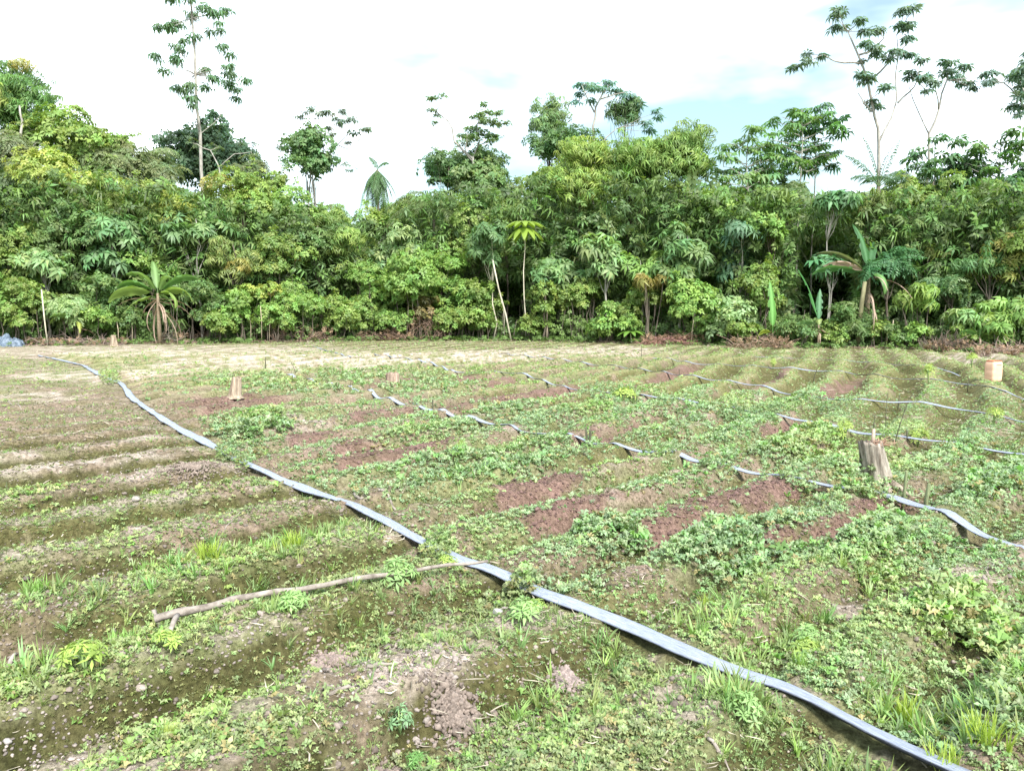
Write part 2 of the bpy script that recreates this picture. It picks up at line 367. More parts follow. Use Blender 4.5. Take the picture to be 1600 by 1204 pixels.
def leaves_on(mb, rng, kind, C, D, size, col, hue=.12, vary=.22, jit=.14):
    """one leaf cluster per centre, facing D; colours vary from cluster to cluster"""
    n = len(C); ts = LT[kind]; pick = rng.integers(0, len(ts), n)
    sz = size * rng.uniform(.7, 1.25, n)
    c = np.array(col)[None] * rng.uniform(1 - vary, 1 + vary, (n, 1)) * (1 + rng.uniform(-hue, hue, (n, 3)) * np.array([1.3, .4, 1.]))
    c = c * np.array([1.14, 1.12, 1.22]); R = align(D, rng.uniform(0, 2 * pi, n)) * sz[:, None, None]  # lifts every leaf colour towards blue: haze put into the colour
    for i, t in enumerate(ts):
        k = pick == i
        mb.inst(t, R[k], C[k], c[k], jit, rng)

def crown(rng, a, b, kind, size, col, dens=1.0, lobes=None, seedtop=0, col2=None, p2=.0, ay=None, zmin=-.45):
    """uneven crown of several lobes; half width a, half height b; centred on the origin"""
    mb = MB(); ay = ay or min(a, 1.6 + a * .3)
    vol = a * b * ay
    nl = lobes or int(6 + 2.6 * (a * b) ** .8)
    cent = []
    for i in range(nl):
        while True:
            p = rng.uniform(-1, 1, 3)
            if np.dot(p, p) < 1 and (i > 2 or abs(p[2]) < .8): break
        p = p * (.78 if i % 3 else .55); cent.append(p * np.array([a, ay, b]))
    base = min(a, b)
    for p in cent:
        r = base * rng.uniform(.24, .58) if base > .9 else base * rng.uniform(.34, .66)
        asp = np.array([rng.uniform(1, 1.5), 1.1, rng.uniform(.6, .95)])
        size_ = size; n = int(dens * 5.2 * r * r / (size * size) * .95) + 4
        d = rnd_dir(rng, n, zmin)
        q = p + d * asp * r * rng.uniform(.62, 1.06, (n, 1)) ** .7
        q[:, 2] += (vn(q[:, 0] * 2 + p[0] * 9, q[:, 1] * 2, 3) - .5) * .35 * r
        D = d * np.array([1, 1, .5]) + np.array([0, 0, .75]) + rng.uniform(-.35, .35, (n, 3))
        sh = rng.uniform(.85, 1.15)
        cc = np.array(col) * sh
        if col2 is not None and rng.random() < p2: cc = np.array(col2) * sh
        leaves_on(mb, rng, kind, q, D, size, cc)
    # shoots that stick out past the lobes and break the outline
    for i in range(int(nl * .8)):
        p = cent[rng.integers(0, len(cent))]; d = rnd_dir(rng, 1, -.1)[0] + np.array([0, 0, .35]); d /= np.linalg.norm(d); ln = base * rng.uniform(.55, 1.05); k = rng.integers(4, 9)
        t = np.linspace(.35, 1, k)[:, None]; q = p + d * ln * t + np.array([0, 0, -.25]) * ln * t ** 2 + rng.normal(0, size * .25, (k, 3))
        mb.tube([p, p + d * ln * .5 - np.array([0, 0, .06 * ln]), q[-1]], [.016, .012, .006], (.22, .22, .13), 4, cap=False)
        leaves_on(mb, rng, kind, q, d[None] * .6 + np.array([0, 0, .6]) + rng.normal(0, .3, (k, 3)), size * rng.uniform(.8, 1.1), np.array(col) * 1.05)
    return mb, cent

def limb_pts(rng, a, b, n=5, wob=.06, sag=0):
    a = np.array(a, float); b = np.array(b, float); l = np.linalg.norm(b - a); P = []
    for i in range(n + 1):
        t = i / n; p = a * (1 - t) + b * t
        if 0 < i < n: p = p + rng.normal(0, wob * l / 2, 3) * np.array([1, 1, .4])
        p[2] += sag * l * sin(pi * t); P.append(p)
    return P

# ------------------------------------------------------------------ ground sheet
def axis(fine, lim, step, growth, far):
    v = [0.0]
    while v[-1] < fine: v.append(v[-1] + step)
    s = step
    while v[-1] < far: s *= growth; v.append(v[-1] + s)
    return np.array(v)
xs = axis(4.5, 0, .034, 1.018, 320); xs = np.concatenate([-xs[:0:-1], xs])
yp = axis(6.5, 0, .027, 1.0125, 420) + 1.8; yn = 1.8 - axis(.2, 0, .06, 1.12, 60)[:0:-1]; ys = np.concatenate([yn, yp])
X, Y = np.meshgrid(xs, ys)
Z = H(X, Y); Z = np.where((Y > 60) | (np.abs(X) > 60), np.minimum(Z, 0), Z)
rg = regions(X, Y); ph, Lm = bedphase(X, Y)
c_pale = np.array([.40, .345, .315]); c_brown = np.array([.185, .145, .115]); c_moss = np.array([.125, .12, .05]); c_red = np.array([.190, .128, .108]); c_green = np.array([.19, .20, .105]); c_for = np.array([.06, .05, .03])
def mixc(c, d, m): return c * (1 - m[..., None]) + d * m[..., None]
f1 = fbm(X * 1.7, Y * 1.7, 91, 4); f2 = fbm(X * 6, Y * 6, 95, 3)
base = mixc(np.broadcast_to(c_brown * 1.25, X.shape + (3,)), c_green, sstep(.36, .6, f1))
base = mixc(base, c_pale, sstep(.48, .7, f2) * .55)
base = mixc(base, c_moss, np.clip(rg['moss'] * .9 * sstep(.3, .55, f2 * .6 + f1 * .4 + .08), 0, 1))
base = mixc(base, c_brown * 1.15, rg['brown'] * .8)
base = mixc(base, c_moss * .8, (1 - Lm) * sstep(.5, .15, ph) * .85)
base = mixc(base, np.array([.30, .30, .15]), (1 - Lm) * sstep(.6, .9, ph) * sstep(11, 16, Y) * .6)
base = mixc(base, c_pale * (1 + .25 * sstep(11, 18, Y))[..., None], rg['pale'] * sstep(.38, .56, f2) * (.7 + .25 * sstep(9, 12, Y)))
base = mixc(base, c_pale * 1.0, Lm * sstep(.72, .97, ph) * sstep(.42, .56, f1 * .6 + f2 * .4) * .85 * (1 - sstep(9, 11, Y)))
base = mixc(base, c_moss * .62, Lm * sstep(.30, .15, np.abs(ph - .38)) * sstep(.30, .44, f2 * .5 + f1 * .5) * .95 * (1 - sstep(9, 11, Y)))
base = mixc(base, c_moss * .95, sstep(.35, .2, np.abs(ph - .45)) * sstep(.5, .62, f2) * .5 * (1 - rg['red']))
base = mixc(base, c_red, rg['red'] * sstep(.28, .42, f2 * .5 + f1 * .5))
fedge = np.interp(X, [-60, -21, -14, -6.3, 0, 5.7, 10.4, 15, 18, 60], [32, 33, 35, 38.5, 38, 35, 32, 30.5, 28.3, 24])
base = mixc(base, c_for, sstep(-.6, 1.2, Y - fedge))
base = np.clip(base, 0, 1)
nx, ny = len(xs), len(ys); idx = np.arange(nx * ny).reshape(ny, nx)
Q = np.stack([idx[:-1, :-1], idx[:-1, 1:], idx[1:, 1:], idx[1:, :-1]], -1).reshape(-1, 4)
g = mesh_obj('ground', np.stack([X, Y, Z], -1).reshape(-1, 3), Q, SOIL, base.reshape(-1, 3), smooth=True)
tag(g, kind='structure')
del X, Y, Z, base, f1, f2, Q

# ------------------------------------------------------------------ field cover
rng = np.random.default_rng(7)
def sample(n, y0, y1, power=1.0, margin=1.25):
    """points over the field, density falling with distance"""
    u = rng.random(n); e = 2 - power
    y = (y0 ** e + u * (y1 ** e - y0 ** e)) ** (1 / e)
    x = rng.uniform(-1, 1, n) * (.66 * y * margin + .5)
    return x, y
def hose_dist(x, y, near=14):
    d = np.full(x.shape, 9.)
    for hw in HW[:5]:
        for i in range(len(hw) - 1):
            a, b = hw[i], hw[i + 1]; ab = b - a
            t = np.clip(((x - a[0]) * ab[0] + (y - a[1]) * ab[1]) / (ab @ ab), 0, 1)
            d = np.minimum(d, np.hypot(x - a[0] - t * ab[0], y - a[1] - t * ab[1]))
    return d
HIDE = [(172,592,16,10),(355,712,16,12),(380,728,14,12),(600,822,0,0),(685,868,28,14),(815,922,26,14),(588,622,0,0),(655,641,10,6),(830,682,18,8),(925,694,14,7),(1030,716,26,10),(1120,736,32,12),(1195,748,10,7),(1250,757,30,10),(1370,778,50,12),(740,588,14,5),(950,618,45,8),(1090,634,20,8),(1180,650,45,8),(1390,690,15,8),(1520,706,20,8),(1300,632,40,6)]
def cover_density(x, y, r):
    n1 = fbm(x * 1.3, y * 1.3, 101, 4); n2 = fbm(x * 5, y * 5, 105, 2)
    L_ = sstep(-.1, .1, left_of(x, y)); ph, _ = bedphase(x, y)
    d = (.68 + .25 * (ph - .5)) * (1 - L_) + (.12 + .62 * sstep(.72, .9, ph) * sstep(.4, .6, vn(x * .9, y * .9, 231)) + .30 * sstep(.2, .05, ph)) * L_
    d = d * sstep(.30, .56, n1 * .6 + n2 * .4)
    rowm = (1 - L_) * sstep(.5, .12, ph) * sstep(.2, .5, vn(x * 1.1, y * 1.1, 207) + .15); d = d * (1 - .7 * rowm)
    d = np.maximum(d, r['leafy'] * (.35 + 1.2 * (n2 - .2)) * (1 - .45 * rowm))
    d = np.maximum(d, .3 * r['grassy']); d = d * (1 - .45 * sstep(19, 26, y) * sstep(650, 450, r['px'] * .5))
    d = d * (1 - .35 * sstep(5.5, 4, y) * (1 - L_))
    d = d * (1 - .96 * r['red']) * (1 - .85 * r['pale']) * (1 - .72 * r['brown']) * (1 - .35 * r['moss'])
    hid = layer(r['px'], r['py'], [(a, b, c, e) for a, b, c, e in HIDE if c])
    hd = hose_dist(x, y)
    d = np.where(hid > .3, 1.0, d * np.where(hd < .07 + .010 * y, 0, 1))
    return np.clip(d, 0, 1), hid
MINT = np.array([.27, .36, .185]); LIME = np.array([.32, .40, .15]); DEEP = np.array([.13, .22, .095]); OLIV = np.array([.25, .29, .13])
def ground_leaves():
    mb = MB()
    def tallmap(x, y):
        px, py = proj(x, y); w = (fbm(x * 3, y * 3, 191, 2) - .5) * 50
        return layer(px + w, py + w * .5, [(1150, 872, 120, 34, 12, .3), (1370, 850, 50, 24, 0, .5), (385, 674, 80, 14, 8), (1560, 765, 60, 26, 0), (1240, 706, 70, 14, 10), (1530, 985, 90, 36, -8), (960, 850, 60, 18, 0), (700, 730, 60, 10, 12)])
    for (n, y0, y1, sc, kinds) in ((150000, 2.2, 6, .72, 'n'), (130000, 6, 13, 1.0, 'n'), (120000, 13, 26, 1.5, 'f'), (40000, 26, 38, 2.2, 'f')):
        x, y = sample(n, y0, y1, 1.0)
        r = regions(x, y); d, hid = cover_density(x, y, r)
        k = rng.random(n) < d; x, y, hid = x[k], y[k], hid[k]; lf = r['leafy'][k]; ms = r['moss'][k]
        z = H(x, y); n2 = len(x)
        s = rng.uniform(.018, .037, n2) * sc ** .8 * (1 + .45 * lf) * (1 - .25 * ms)
        tl = tallmap(x, y); lift = s * rng.uniform(.1, .9, n2) * (1 + .9 * lf + 3.2 * (hid > .3)) + tl * rng.random(n2) ** .7 * .085; s = s * (1 + .35 * tl)
        lm = sstep(-.1, .1, left_of(x, y)); nn = fbm(x * .8, y * .8, 111, 3)
        c = MINT[None] * (1 - lm[:, None]) + OLIV[None] * lm[:, None]
        w = sstep(.45, .7, nn)[:, None]; c = c * (1 - w * .7) + LIME * w * .7
        w = (sstep(.5, .8, fbm(x * 2.5, y * 2.5, 115, 2)))[:, None] * .28; c = c * (1 - w) + DEEP * w
        fa = sstep(12, 22, y)[:, None] * .6; c = c * (1 - fa) + np.array([.25, .29, .12]) * fa
        c = c * rng.uniform(.75, 1.3, (n2, 1)) * (1 + rng.uniform(-.1, .1, (n2, 3)))
        big = rng.random(n2) < .10 * (vn(x * 1.7, y * 1.7, 211) > .45); s = np.where(big, s * 1.45, s); c = np.where(big[:, None], c * np.array([.8, 1.0, .65]), c)
        old = rng.random(n2) < .07; c = np.where(old[:, None], np.array([.34, .29, .13]) * rng.uniform(.6, 1.2, (n2, 1)), c)
        D = rng.normal(0, .30, (n2, 3)) + np.array([0, 0, 1]); R = align(D, rng.uniform(0, 6.28, n2)) * s[:, None, None]
        P = np.stack([x, y, z + lift], -1); ts = WT if kinds == 'n' else WT2
        pick = rng.integers(0, len(ts), n2)
        for i, t in enumerate(ts):
            q = pick == i; mb.inst(t, R[q], P[q], c[q], .18, rng)
    return mb
WT = [tpl([leaflet(2 * pi * (i + R_.uniform(-.4, .4)) / 6, R_.uniform(.5, 1), .48, -.2, R_.uniform(0, .45), R_.uniform(-.25, .4), twist=R_.uniform(-.5, .5)) for i in range(6)]) for _ in range(5)]
WT2 = [tpl([leaflet(2 * pi * (i + R_.uniform(-.4, .4)) / 4, R_.uniform(.5, 1), .6, -.2, R_.uniform(0, .45), R_.uniform(-.2, .4), twist=R_.uniform(-.6, .6)) for i in range(4)]) for _ in range(5)]
ground_leaves().build('ground_cover', WEED)['kind'] = 'stuff'
def sprouts():
    mb = MB()
    for n, y0, y1, sc in ((130000, 2.2, 6.5, 1), (70000, 6.5, 13, 1.5)):
        x, y = sample(n, y0, y1, 1.0); r = regions(x, y); nn = fbm(x * 9, y * 9, 221, 2)
        d = (.25 + 1.1 * sstep(.42, .6, nn)) * (1 - .97 * r['red']) * (1 - .75 * r['pale']) * (1 - .4 * r['brown'])
        k = (rng.random(n) < d) & (hose_dist(x, y) > .065); x, y = x[k], y[k]; m = len(x); z = H(x, y)
        s = rng.uniform(.007, .015, m) * sc; g2 = sstep(.35, .65, fbm(x * 2, y * 2, 225, 3))[:, None]
        c = (np.array([.16, .165, .06]) * (1 - g2) + np.array([.23, .31, .12]) * g2) * rng.uniform(.55, 1.35, (m, 1))
        R = align(rng.normal(0, .4, (m, 3)) + np.array([0, 0, 1]), rng.uniform(0, 6.28, m)) * s[:, None, None]; P = np.stack([x, y, z + s * .35], -1); pick = rng.integers(0, len(WT2), m)
        for i, t in enumerate(WT2): q = pick == i; mb.inst(t, R[q], P[q], c[q], .2, rng)
    return mb
sprouts().build('moss_and_sprouts', WEED)['kind'] = 'stuff'

def blade(az, L_, w, lean, curl, off):
    d = np.array([cos(az), sin(az), 0]); n = np.array([-sin(az), cos(az), 0]); up = np.array([0, 0, 1.])
    P = [];
    for i, t in enumerate((0, .35, .7, 1)):
        c = d * (off + L_ * (lean * t + curl * t * t)) + up * L_ * (t * (1 - .25 * lean) - curl * .65 * t * t)
        ww = w * (1, .9, .6, 0)[i] / 2
        P += [c - n * ww, c + n * ww] if i < 3 else [c]
    return P, [(0, 1, 3), (0, 3, 2), (2, 3, 5), (2, 5, 4), (4, 5, 6)]
def grass_tpl(n, w=.035): return tpl([blade(R_.uniform(0, 6.28), R_.uniform(.5, 1.1), w * R_.uniform(.7, 1.3), R_.uniform(.05, .6), R_.uniform(0, .55), R_.uniform(0, .15)) for _ in range(n)])
GT = [grass_tpl(9, .075) for _ in range(5)]
def grass():
    mb = MB()
    for n, y0, y1, sc in ((16000, 2.2, 7, 1), (14000, 7, 16, 1.25), (6000, 16, 36, 1.8)):
        x, y = sample(n, y0, y1, 1.0); r = regions(x, y)
        nn = fbm(x * 2, y * 2, 131, 3)
        d = .10 + .16 * r['moss'] + .62 * r['grassy'] * sstep(.38, .66, nn) + .3 * sstep(.62, .75, nn)
        d = d * (1 - .93 * r['red']) * (1 - .8 * r['pale']) * (1 - .6 * r['brown'])
        d = np.where(hose_dist(x, y) < .1 + .012 * y, 0, d)
        k = rng.random(n) < d; x, y = x[k], y[k]; gs = r['grassy'][k]; m = len(x)
        s = rng.uniform(.03, .085, m) * (1 + .7 * gs) * sc; s = np.where(y > 16, s * .6, s)
        c = np.array([.27, .365, .14]) * rng.uniform(.65, 1.25, (m, 1)) * (1 + rng.uniform(-.15, .15, (m, 3)))
        D = rng.normal(0, .2, (m, 3)) + np.array([0, 0, 1]); R = align(D, rng.uniform(0, 6.28, m)) * s[:, None, None]
        P = np.stack([x, y, H(x, y) - .005], -1); pick = rng.integers(0, len(GT), m)
        for i, t in enumerate(GT):
            q = pick == i; mb.inst(t, R[q], P[q], c[q], .2, rng)
    return mb
grass().build('grass', GRASS)['kind'] = 'stuff'

def ico(rg_):
    t = (1 + 5 ** .5) / 2
    V = np.array([(-1, t, 0), (1, t, 0), (-1, -t, 0), (1, -t, 0), (0, -1, t), (0, 1, t), (0, -1, -t), (0, 1, -t), (t, 0, -1), (t, 0, 1), (-t, 0, -1), (-t, 0, 1)], float)
    T = np.array([(0,11,5),(0,5,1),(0,1,7),(0,7,10),(0,10,11),(1,5,9),(5,11,4),(11,10,2),(10,7,6),(7,1,8),(3,9,4),(3,4,2),(3,2,6),(3,6,8),(3,8,9),(4,9,5),(2,4,11),(6,2,10),(8,6,7),(9,8,1)])
    V /= np.linalg.norm(V[0]); E = {}; V = list(V); T2 = []
    def mid(a, b):
        k = (min(a, b), max(a, b))
        if k not in E: v = V[a] + V[b]; V.append(v / np.linalg.norm(v)); E[k] = len(V) - 1
        return E[k]
    for a, b, c in T:
        x_, y_, z_ = mid(a, b), mid(b, c), mid(c, a); T2 += [(a, x_, z_), (b, y_, x_), (c, z_, y_), (x_, y_, z_)]
    V = np.array(V) * rg_.uniform(.72, 1.25, (len(V), 1)) * np.array([1, rg_.uniform(.7, 1), rg_.uniform(.5, .8)])
    return V, np.array(T2), np.zeros(len(V), int)
CT = [ico(R_) for _ in range(6)]
def clods():
    mb = MB()
    for n, y0, y1, sc in ((62000, 2.2, 7, 1), (30000, 7, 14, 1.3)):
        x, y = sample(n, y0, y1, 1.0); r = regions(x, y); nn = fbm(x * 3, y * 3, 141, 3); L_ = sstep(-.1, .1, left_of(x, y))
        ph, _ = bedphase(x, y)
        d = .16 + .9 * r['red'] + .8 * r['pale'] * sstep(.35, .55, nn) + .30 * r['brown'] + .55 * L_ * sstep(.5, .65, nn) + .2 * r['moss']
        k = (rng.random(n) < d) & (hose_dist(x, y) > .06); x, y = x[k], y[k]; m = len(x)
        red = r['red'][k][:, None]; pl = r['pale'][k][:, None]
        s = rng.uniform(.003, .009, m) * sc * (1 + .5 * red[:, 0]) + (rng.random(m) < .05) * rng.uniform(.003, .013, m)
        c = np.array([.30, .25, .21]) * (1 - red) + np.array([.215, .135, .118]) * red; c = c * (1 - pl * .6) + np.array([.40, .35, .32]) * pl * .6
        c = c * rng.uniform(.35, 1.02, (m, 1))
        R = align(rng.normal(0, .4, (m, 3)) + np.array([0, 0, 1]), rng.uniform(0, 6.28, m)) * s[:, None, None]
        P = np.stack([x, y, H(x, y) + s * .25], -1); pick = rng.integers(0, len(CT), m)
        for i, t in enumerate(CT):
            q = pick == i; mb.inst(t, R[q], P[q], c[q], 0, rng)
    return mb
clods().build('soil_clods', CLOD, smooth=True)['kind'] = 'stuff'

def straw():
    ps = []
    for i in range(4):
        a = R_.uniform(0, 6.28); d = np.array([cos(a), sin(a), R_.uniform(-.05, .15)]); n = np.array([-sin(a), cos(a), 0]); o = np.array([R_.uniform(-.5, .5), R_.uniform(-.5, .5), 0])
        w = .022; l = R_.uniform(.5, 1); b = n * R_.uniform(-.15, .15)
        ps.append(([o - n * w, o + n * w, o + d * l * .5 + b + n * w + np.array([0, 0, w]), o + d * l * .5 + b - n * w, o + d * l + n * w * .3], [(0, 1, 2), (0, 2, 3), (3, 2, 4)]))
    T_ = tpl(ps); mb = MB()
    for n, y0, y1, sc in ((7000, 2.2, 9, 1), (9000, 9, 22, 1.7), (5000, 22, 37, 2.8)):
        x, y = sample(n, y0, y1, 1.0); r = regions(x, y)
        d = .12 + .5 * r['brown'] + .3 * r['pale'] + .2 * r['moss'] + .5 * sstep(24, 34, y); d = d * (1 - .8 * r['red'])
        k = (rng.random(n) < d) & (hose_dist(x, y) > .06); x, y = x[k], y[k]; m = len(x)
        s = rng.uniform(.03, .13, m) * sc
        c = np.array([.50, .43, .33]) * rng.uniform(.4, 1.2, (m, 1))
        R = align(rng.normal(0, .12, (m, 3)) + np.array([0, 0, 1]), rng.uniform(0, 6.28, m)) * s[:, None, None]
        mb.inst(T_, R, np.stack([x, y, H(x, y) + .008 * sc], -1), c, .2, rng)
    return mb
straw().build('dry_litter', DRY)['kind'] = 'stuff'

# ------------------------------------------------------------------ irrigation hoses
def build_hose(i, W_, width, label, seed):
    rg_ = np.random.default_rng(seed)
    seg = np.r_[0, np.cumsum(np.hypot(*np.diff(W_, axis=0).T))]; n = max(12, int(seg[-1] / .06)); t = np.linspace(0, seg[-1], n)
    # smooth the corners
    x = np.interp(t, seg, W_[:, 0]); y = np.interp(t, seg, W_[:, 1])
    ker = np.hanning(9); ker /= ker.sum()
    xp = np.convolve(np.pad(x, 4, 'reflect', reflect_type='odd'), ker, 'valid'); yp_ = np.convolve(np.pad(y, 4, 'reflect', reflect_type='odd'), ker, 'valid')
    z = H(xp, yp_); k2 = np.hanning(15); k2 /= k2.sum(); za = np.convolve(np.pad(z, 7, 'edge'), k2, 'valid')
    wn = 6 + int(2 + np.median(yp_) * .3); zm = np.array([z[max(0, q - wn):q + wn + 1].max() for q in range(n)]); zm = np.convolve(np.pad(zm, 7, 'edge'), k2, 'valid'); mxw = min(.75, .10 + .04 * float(np.median(yp_)))
    za = np.maximum(za * (1 - mxw) + zm * mxw + .002, np.convolve(np.pad(z, 2, 'edge'), np.ones(5) / 5, 'valid') + .008)
    tx = np.gradient(xp); ty = np.gradient(yp_); l = np.hypot(tx, ty); nx_, ny_ = -ty / l, tx / l
    prof = [(-1, 0), (-.82, .55), (-.4, .95), (.05, .8), (.45, 1), (.85, .6), (1, 0), (.75, -1.2), (0, -1.7), (-.75, -1.2)]
    K = len(prof); V = []; E = []; C = []
    for j in range(n):
        w = width / 2 * (1 + .45 * (fbm(np.array([t[j] * 1.3]), np.array([seed * 3.]), 7, 3)[0] - .5) * 2); roll = (fbm(np.array([t[j] * .9]), np.array([seed * 7.]), 8, 2)[0] - .5) * 1.1
        th = width * .085 * (1 + .5 * (fbm(np.array([t[j] * 2.5]), np.array([seed * 5.]), 9, 2)[0] - .5))
        for q, (a, b) in enumerate(prof):
            o_ = w * a; h = th * b + (.10 * th * rg_.normal())
            oo = o_ * cos(roll) - h * sin(roll); hh = o_ * sin(roll) * .6 + h
            V.append((xp[j] + nx_[j] * oo, yp_[j] + ny_[j] * oo, za[j] + th * .9 + hh)); E.append((a, t[j], 0)); C.append((1, 1, 1) if b > .0 and abs(a) < .9 else (.06, .06, .08))  # only the top carries the painted sheen; edges and underside are plain black
    T = []
    for j in range(n - 1):
        for q in range(K):
            a = j * K + q; b = j * K + (q + 1) % K; T += [(a, b, b + K), (a, b + K, a + K)]
    for q in range(1, K - 1): T += [(0, q + 1, q), ((n - 1) * K, (n - 1) * K + q, (n - 1) * K + q + 1)]
    o = mesh_obj('irrigation_hose', V, T, HOSEM, C, smooth=False, extra=E)
    tag(o, label, 'hose', 'flat irrigation hoses laid across the beds')
HL = ['nearest flat grey hose, running from far left down to the bottom right corner', 'second flat hose from the camera, passing just in front of the big grey stump',
      'third flat hose, passing just behind the big grey stump', 'fourth flat hose, thin pale line curving across the far right beds',
      'thin far hose ending just in front of the orange container', 'short piece of pale hose lying alone in front of the forest, left of centre', 'faint farthest hose on the right, behind the orange container\'s hose']
for i, w_ in enumerate(HW): build_hose(i, w_, (.105, .075, .066, .06, .05, .06, .04)[i], HL[i], i + 1)
# ------------------------------------------------------------------ things standing in the field
def stump(px, py, hpx, wtop, wbot, label, lean=0, seed=1, tint=(1, 1, 1), splinter=False, cavity=False, roots=0):
    rg_ = np.random.default_rng(seed); x, y = ground_pt(px, py); s = y / F; h = hpx * s; rt = wtop / 2 * s; rb = wbot / 2 * s
    root = empty('tree_stump', (x, y, Hs(x, y) - .02)); tag(root, label, 'stump', 'cut tree stumps left in the field')
    K = 40; NL = 14; V = []; C = []; ph_ = rg_.uniform(0, 6.28, 6)
    for i in range(NL):
        t = i / (NL - 1); r = rb + (rt - rb) * t ** .6
        if t < .12: r *= 1 + .25 * (1 - t / .12)
        for j in range(K):
            a = 2 * pi * j / K
            fl = 1 + .07 * sin(3 * a + ph_[0]) + .06 * sin(5 * a + ph_[1] + t) + .045 * sin(11 * a + ph_[2]) + .035 * (rg_.random() - .5) + (.16 * max(0, sin(4 * a + ph_[3])) * (1 - t) ** 2)
            top = h * (1 + (.03 * sin(2 * a + ph_[4]) + .018 * sin(7 * a + ph_[5])) * t)
            V.append((r * fl * cos(a) + lean * s * (t), r * fl * sin(a), top * t + .02 * (rg_.random() - .5) * s * 10 * (0 < i < NL - 1)))
            dk = 1 - .45 * max(0, sin(6 * a + ph_[2])) * (.4 + .6 * rg_.random())
            C.append([tint[0] * dk, tint[1] * dk, tint[2] * dk])
    T = []
    for i in range(NL - 1):
        for j in range(K):
            a = i * K + j; b = i * K + (j + 1) % K; T += [(a, b, b + K), (a, b + K, a + K)]
    n0 = (NL - 1) * K
    for q in range(1, 4):      # hollowed, rough top
        f = (.75, .45, .12)[q - 1]
        for j in range(K):
            v = V[n0 + j]; V.append((lean * s + (v[0] - lean * s) * f, v[1] * f, h * (.97 - .05 * q * rg_.random() - (.10 if cavity and q > 1 else 0))))
            C.append([.55 * tint[0], .5 * tint[1], .45 * tint[2]] if q < 3 or cavity else [.9, .85, .8])
    for q in range(3):
        for j in range(K):
            a = n0 + q * K + j; b = n0 + q * K + (j + 1) % K; T += [(a, b, b + K), (a, b + K, a + K)]
    V.append((lean * s, 0, h * .9)); C.append([.5, .45, .4]); m = len(V) - 1
    for j in range(K): T.append((m - K + j, m - K + (j + 1) % K, m))
    mesh_obj('trunk_base', V, T, WOODS, C, root, smooth=True)
    if splinter:
        mb = MB()
        for q in range(5):
            a = rg_.uniform(0, 6.28); p = np.array([cos(a) * rt * .85 + lean * s, sin(a) * rt * .85, h * .93])
            mb.tube([p, p + [rg_.normal(0, .01), rg_.normal(0, .01), h * rg_.uniform(.06, .2)]], [.012, .003], (.7, .6, .5), 4)
        mb.build('splinters', TWIG, root)
    for q in range(roots):
        a = rg_.uniform(0, 6.28); mb = MB(); d = np.array([cos(a), sin(a), 0])
        mb.tube([d * rb * .7 + [0, 0, h * .12], d * rb * 1.5 + [0, 0, .03], d * rb * 2.4 + [0, 0, -.02]], [rb * .35, rb * .25, rb * .08], (.9, .85, .8), 7); mb.build('root', WOODS, root)
    return root, h, rt, s
rt_, h_, r_, s_ = stump(1374, 770, 72, 33, 47, 'big grey hollow-topped tree stump on the right, tallest and nearest stump, stakes beside it', lean=-18, seed=3, cavity=True, roots=2)
mb = MB(); rg_ = np.random.default_rng(4)
for q in range(26):
    p = np.array([-18 * s_ + rg_.normal(.05, .05), rg_.normal(0, .04), h_ * .93]); pts = [p]
    for e in range(3): pts.append(pts[-1] + np.array([rg_.normal(.015, .03), rg_.normal(0, .03), rg_.uniform(-.01, .035)]))
    mb.tube(pts, [.004, .003, .003, .002], (.45, .28, .2), 3)
mb.tube([(-18 * s_ + .02, 0, h_ * .9), (-18 * s_ + .03, .01, h_ * 1.28)], [.02, .012], (.5, .38, .3), 6)
mb.build('dead_sprouts', TWIG, rt_)
stump(367, 627, 33, 14, 21, 'pale tapered stump on the left between two brown bare patches', seed=8, tint=(1.15, 1.05, .95), lean=4)
stump(614, 612, 21, 20, 22, 'short flat-cut pinkish stump in the middle distance, right of the tapered one', seed=9, tint=(1.2, 1.0, .95), splinter=False)
stump(178, 541, 18, 7, 12, 'small far stump at the forest edge, left of the large banana plant', seed=10, tint=(1.1, 1, .9), splinter=False)

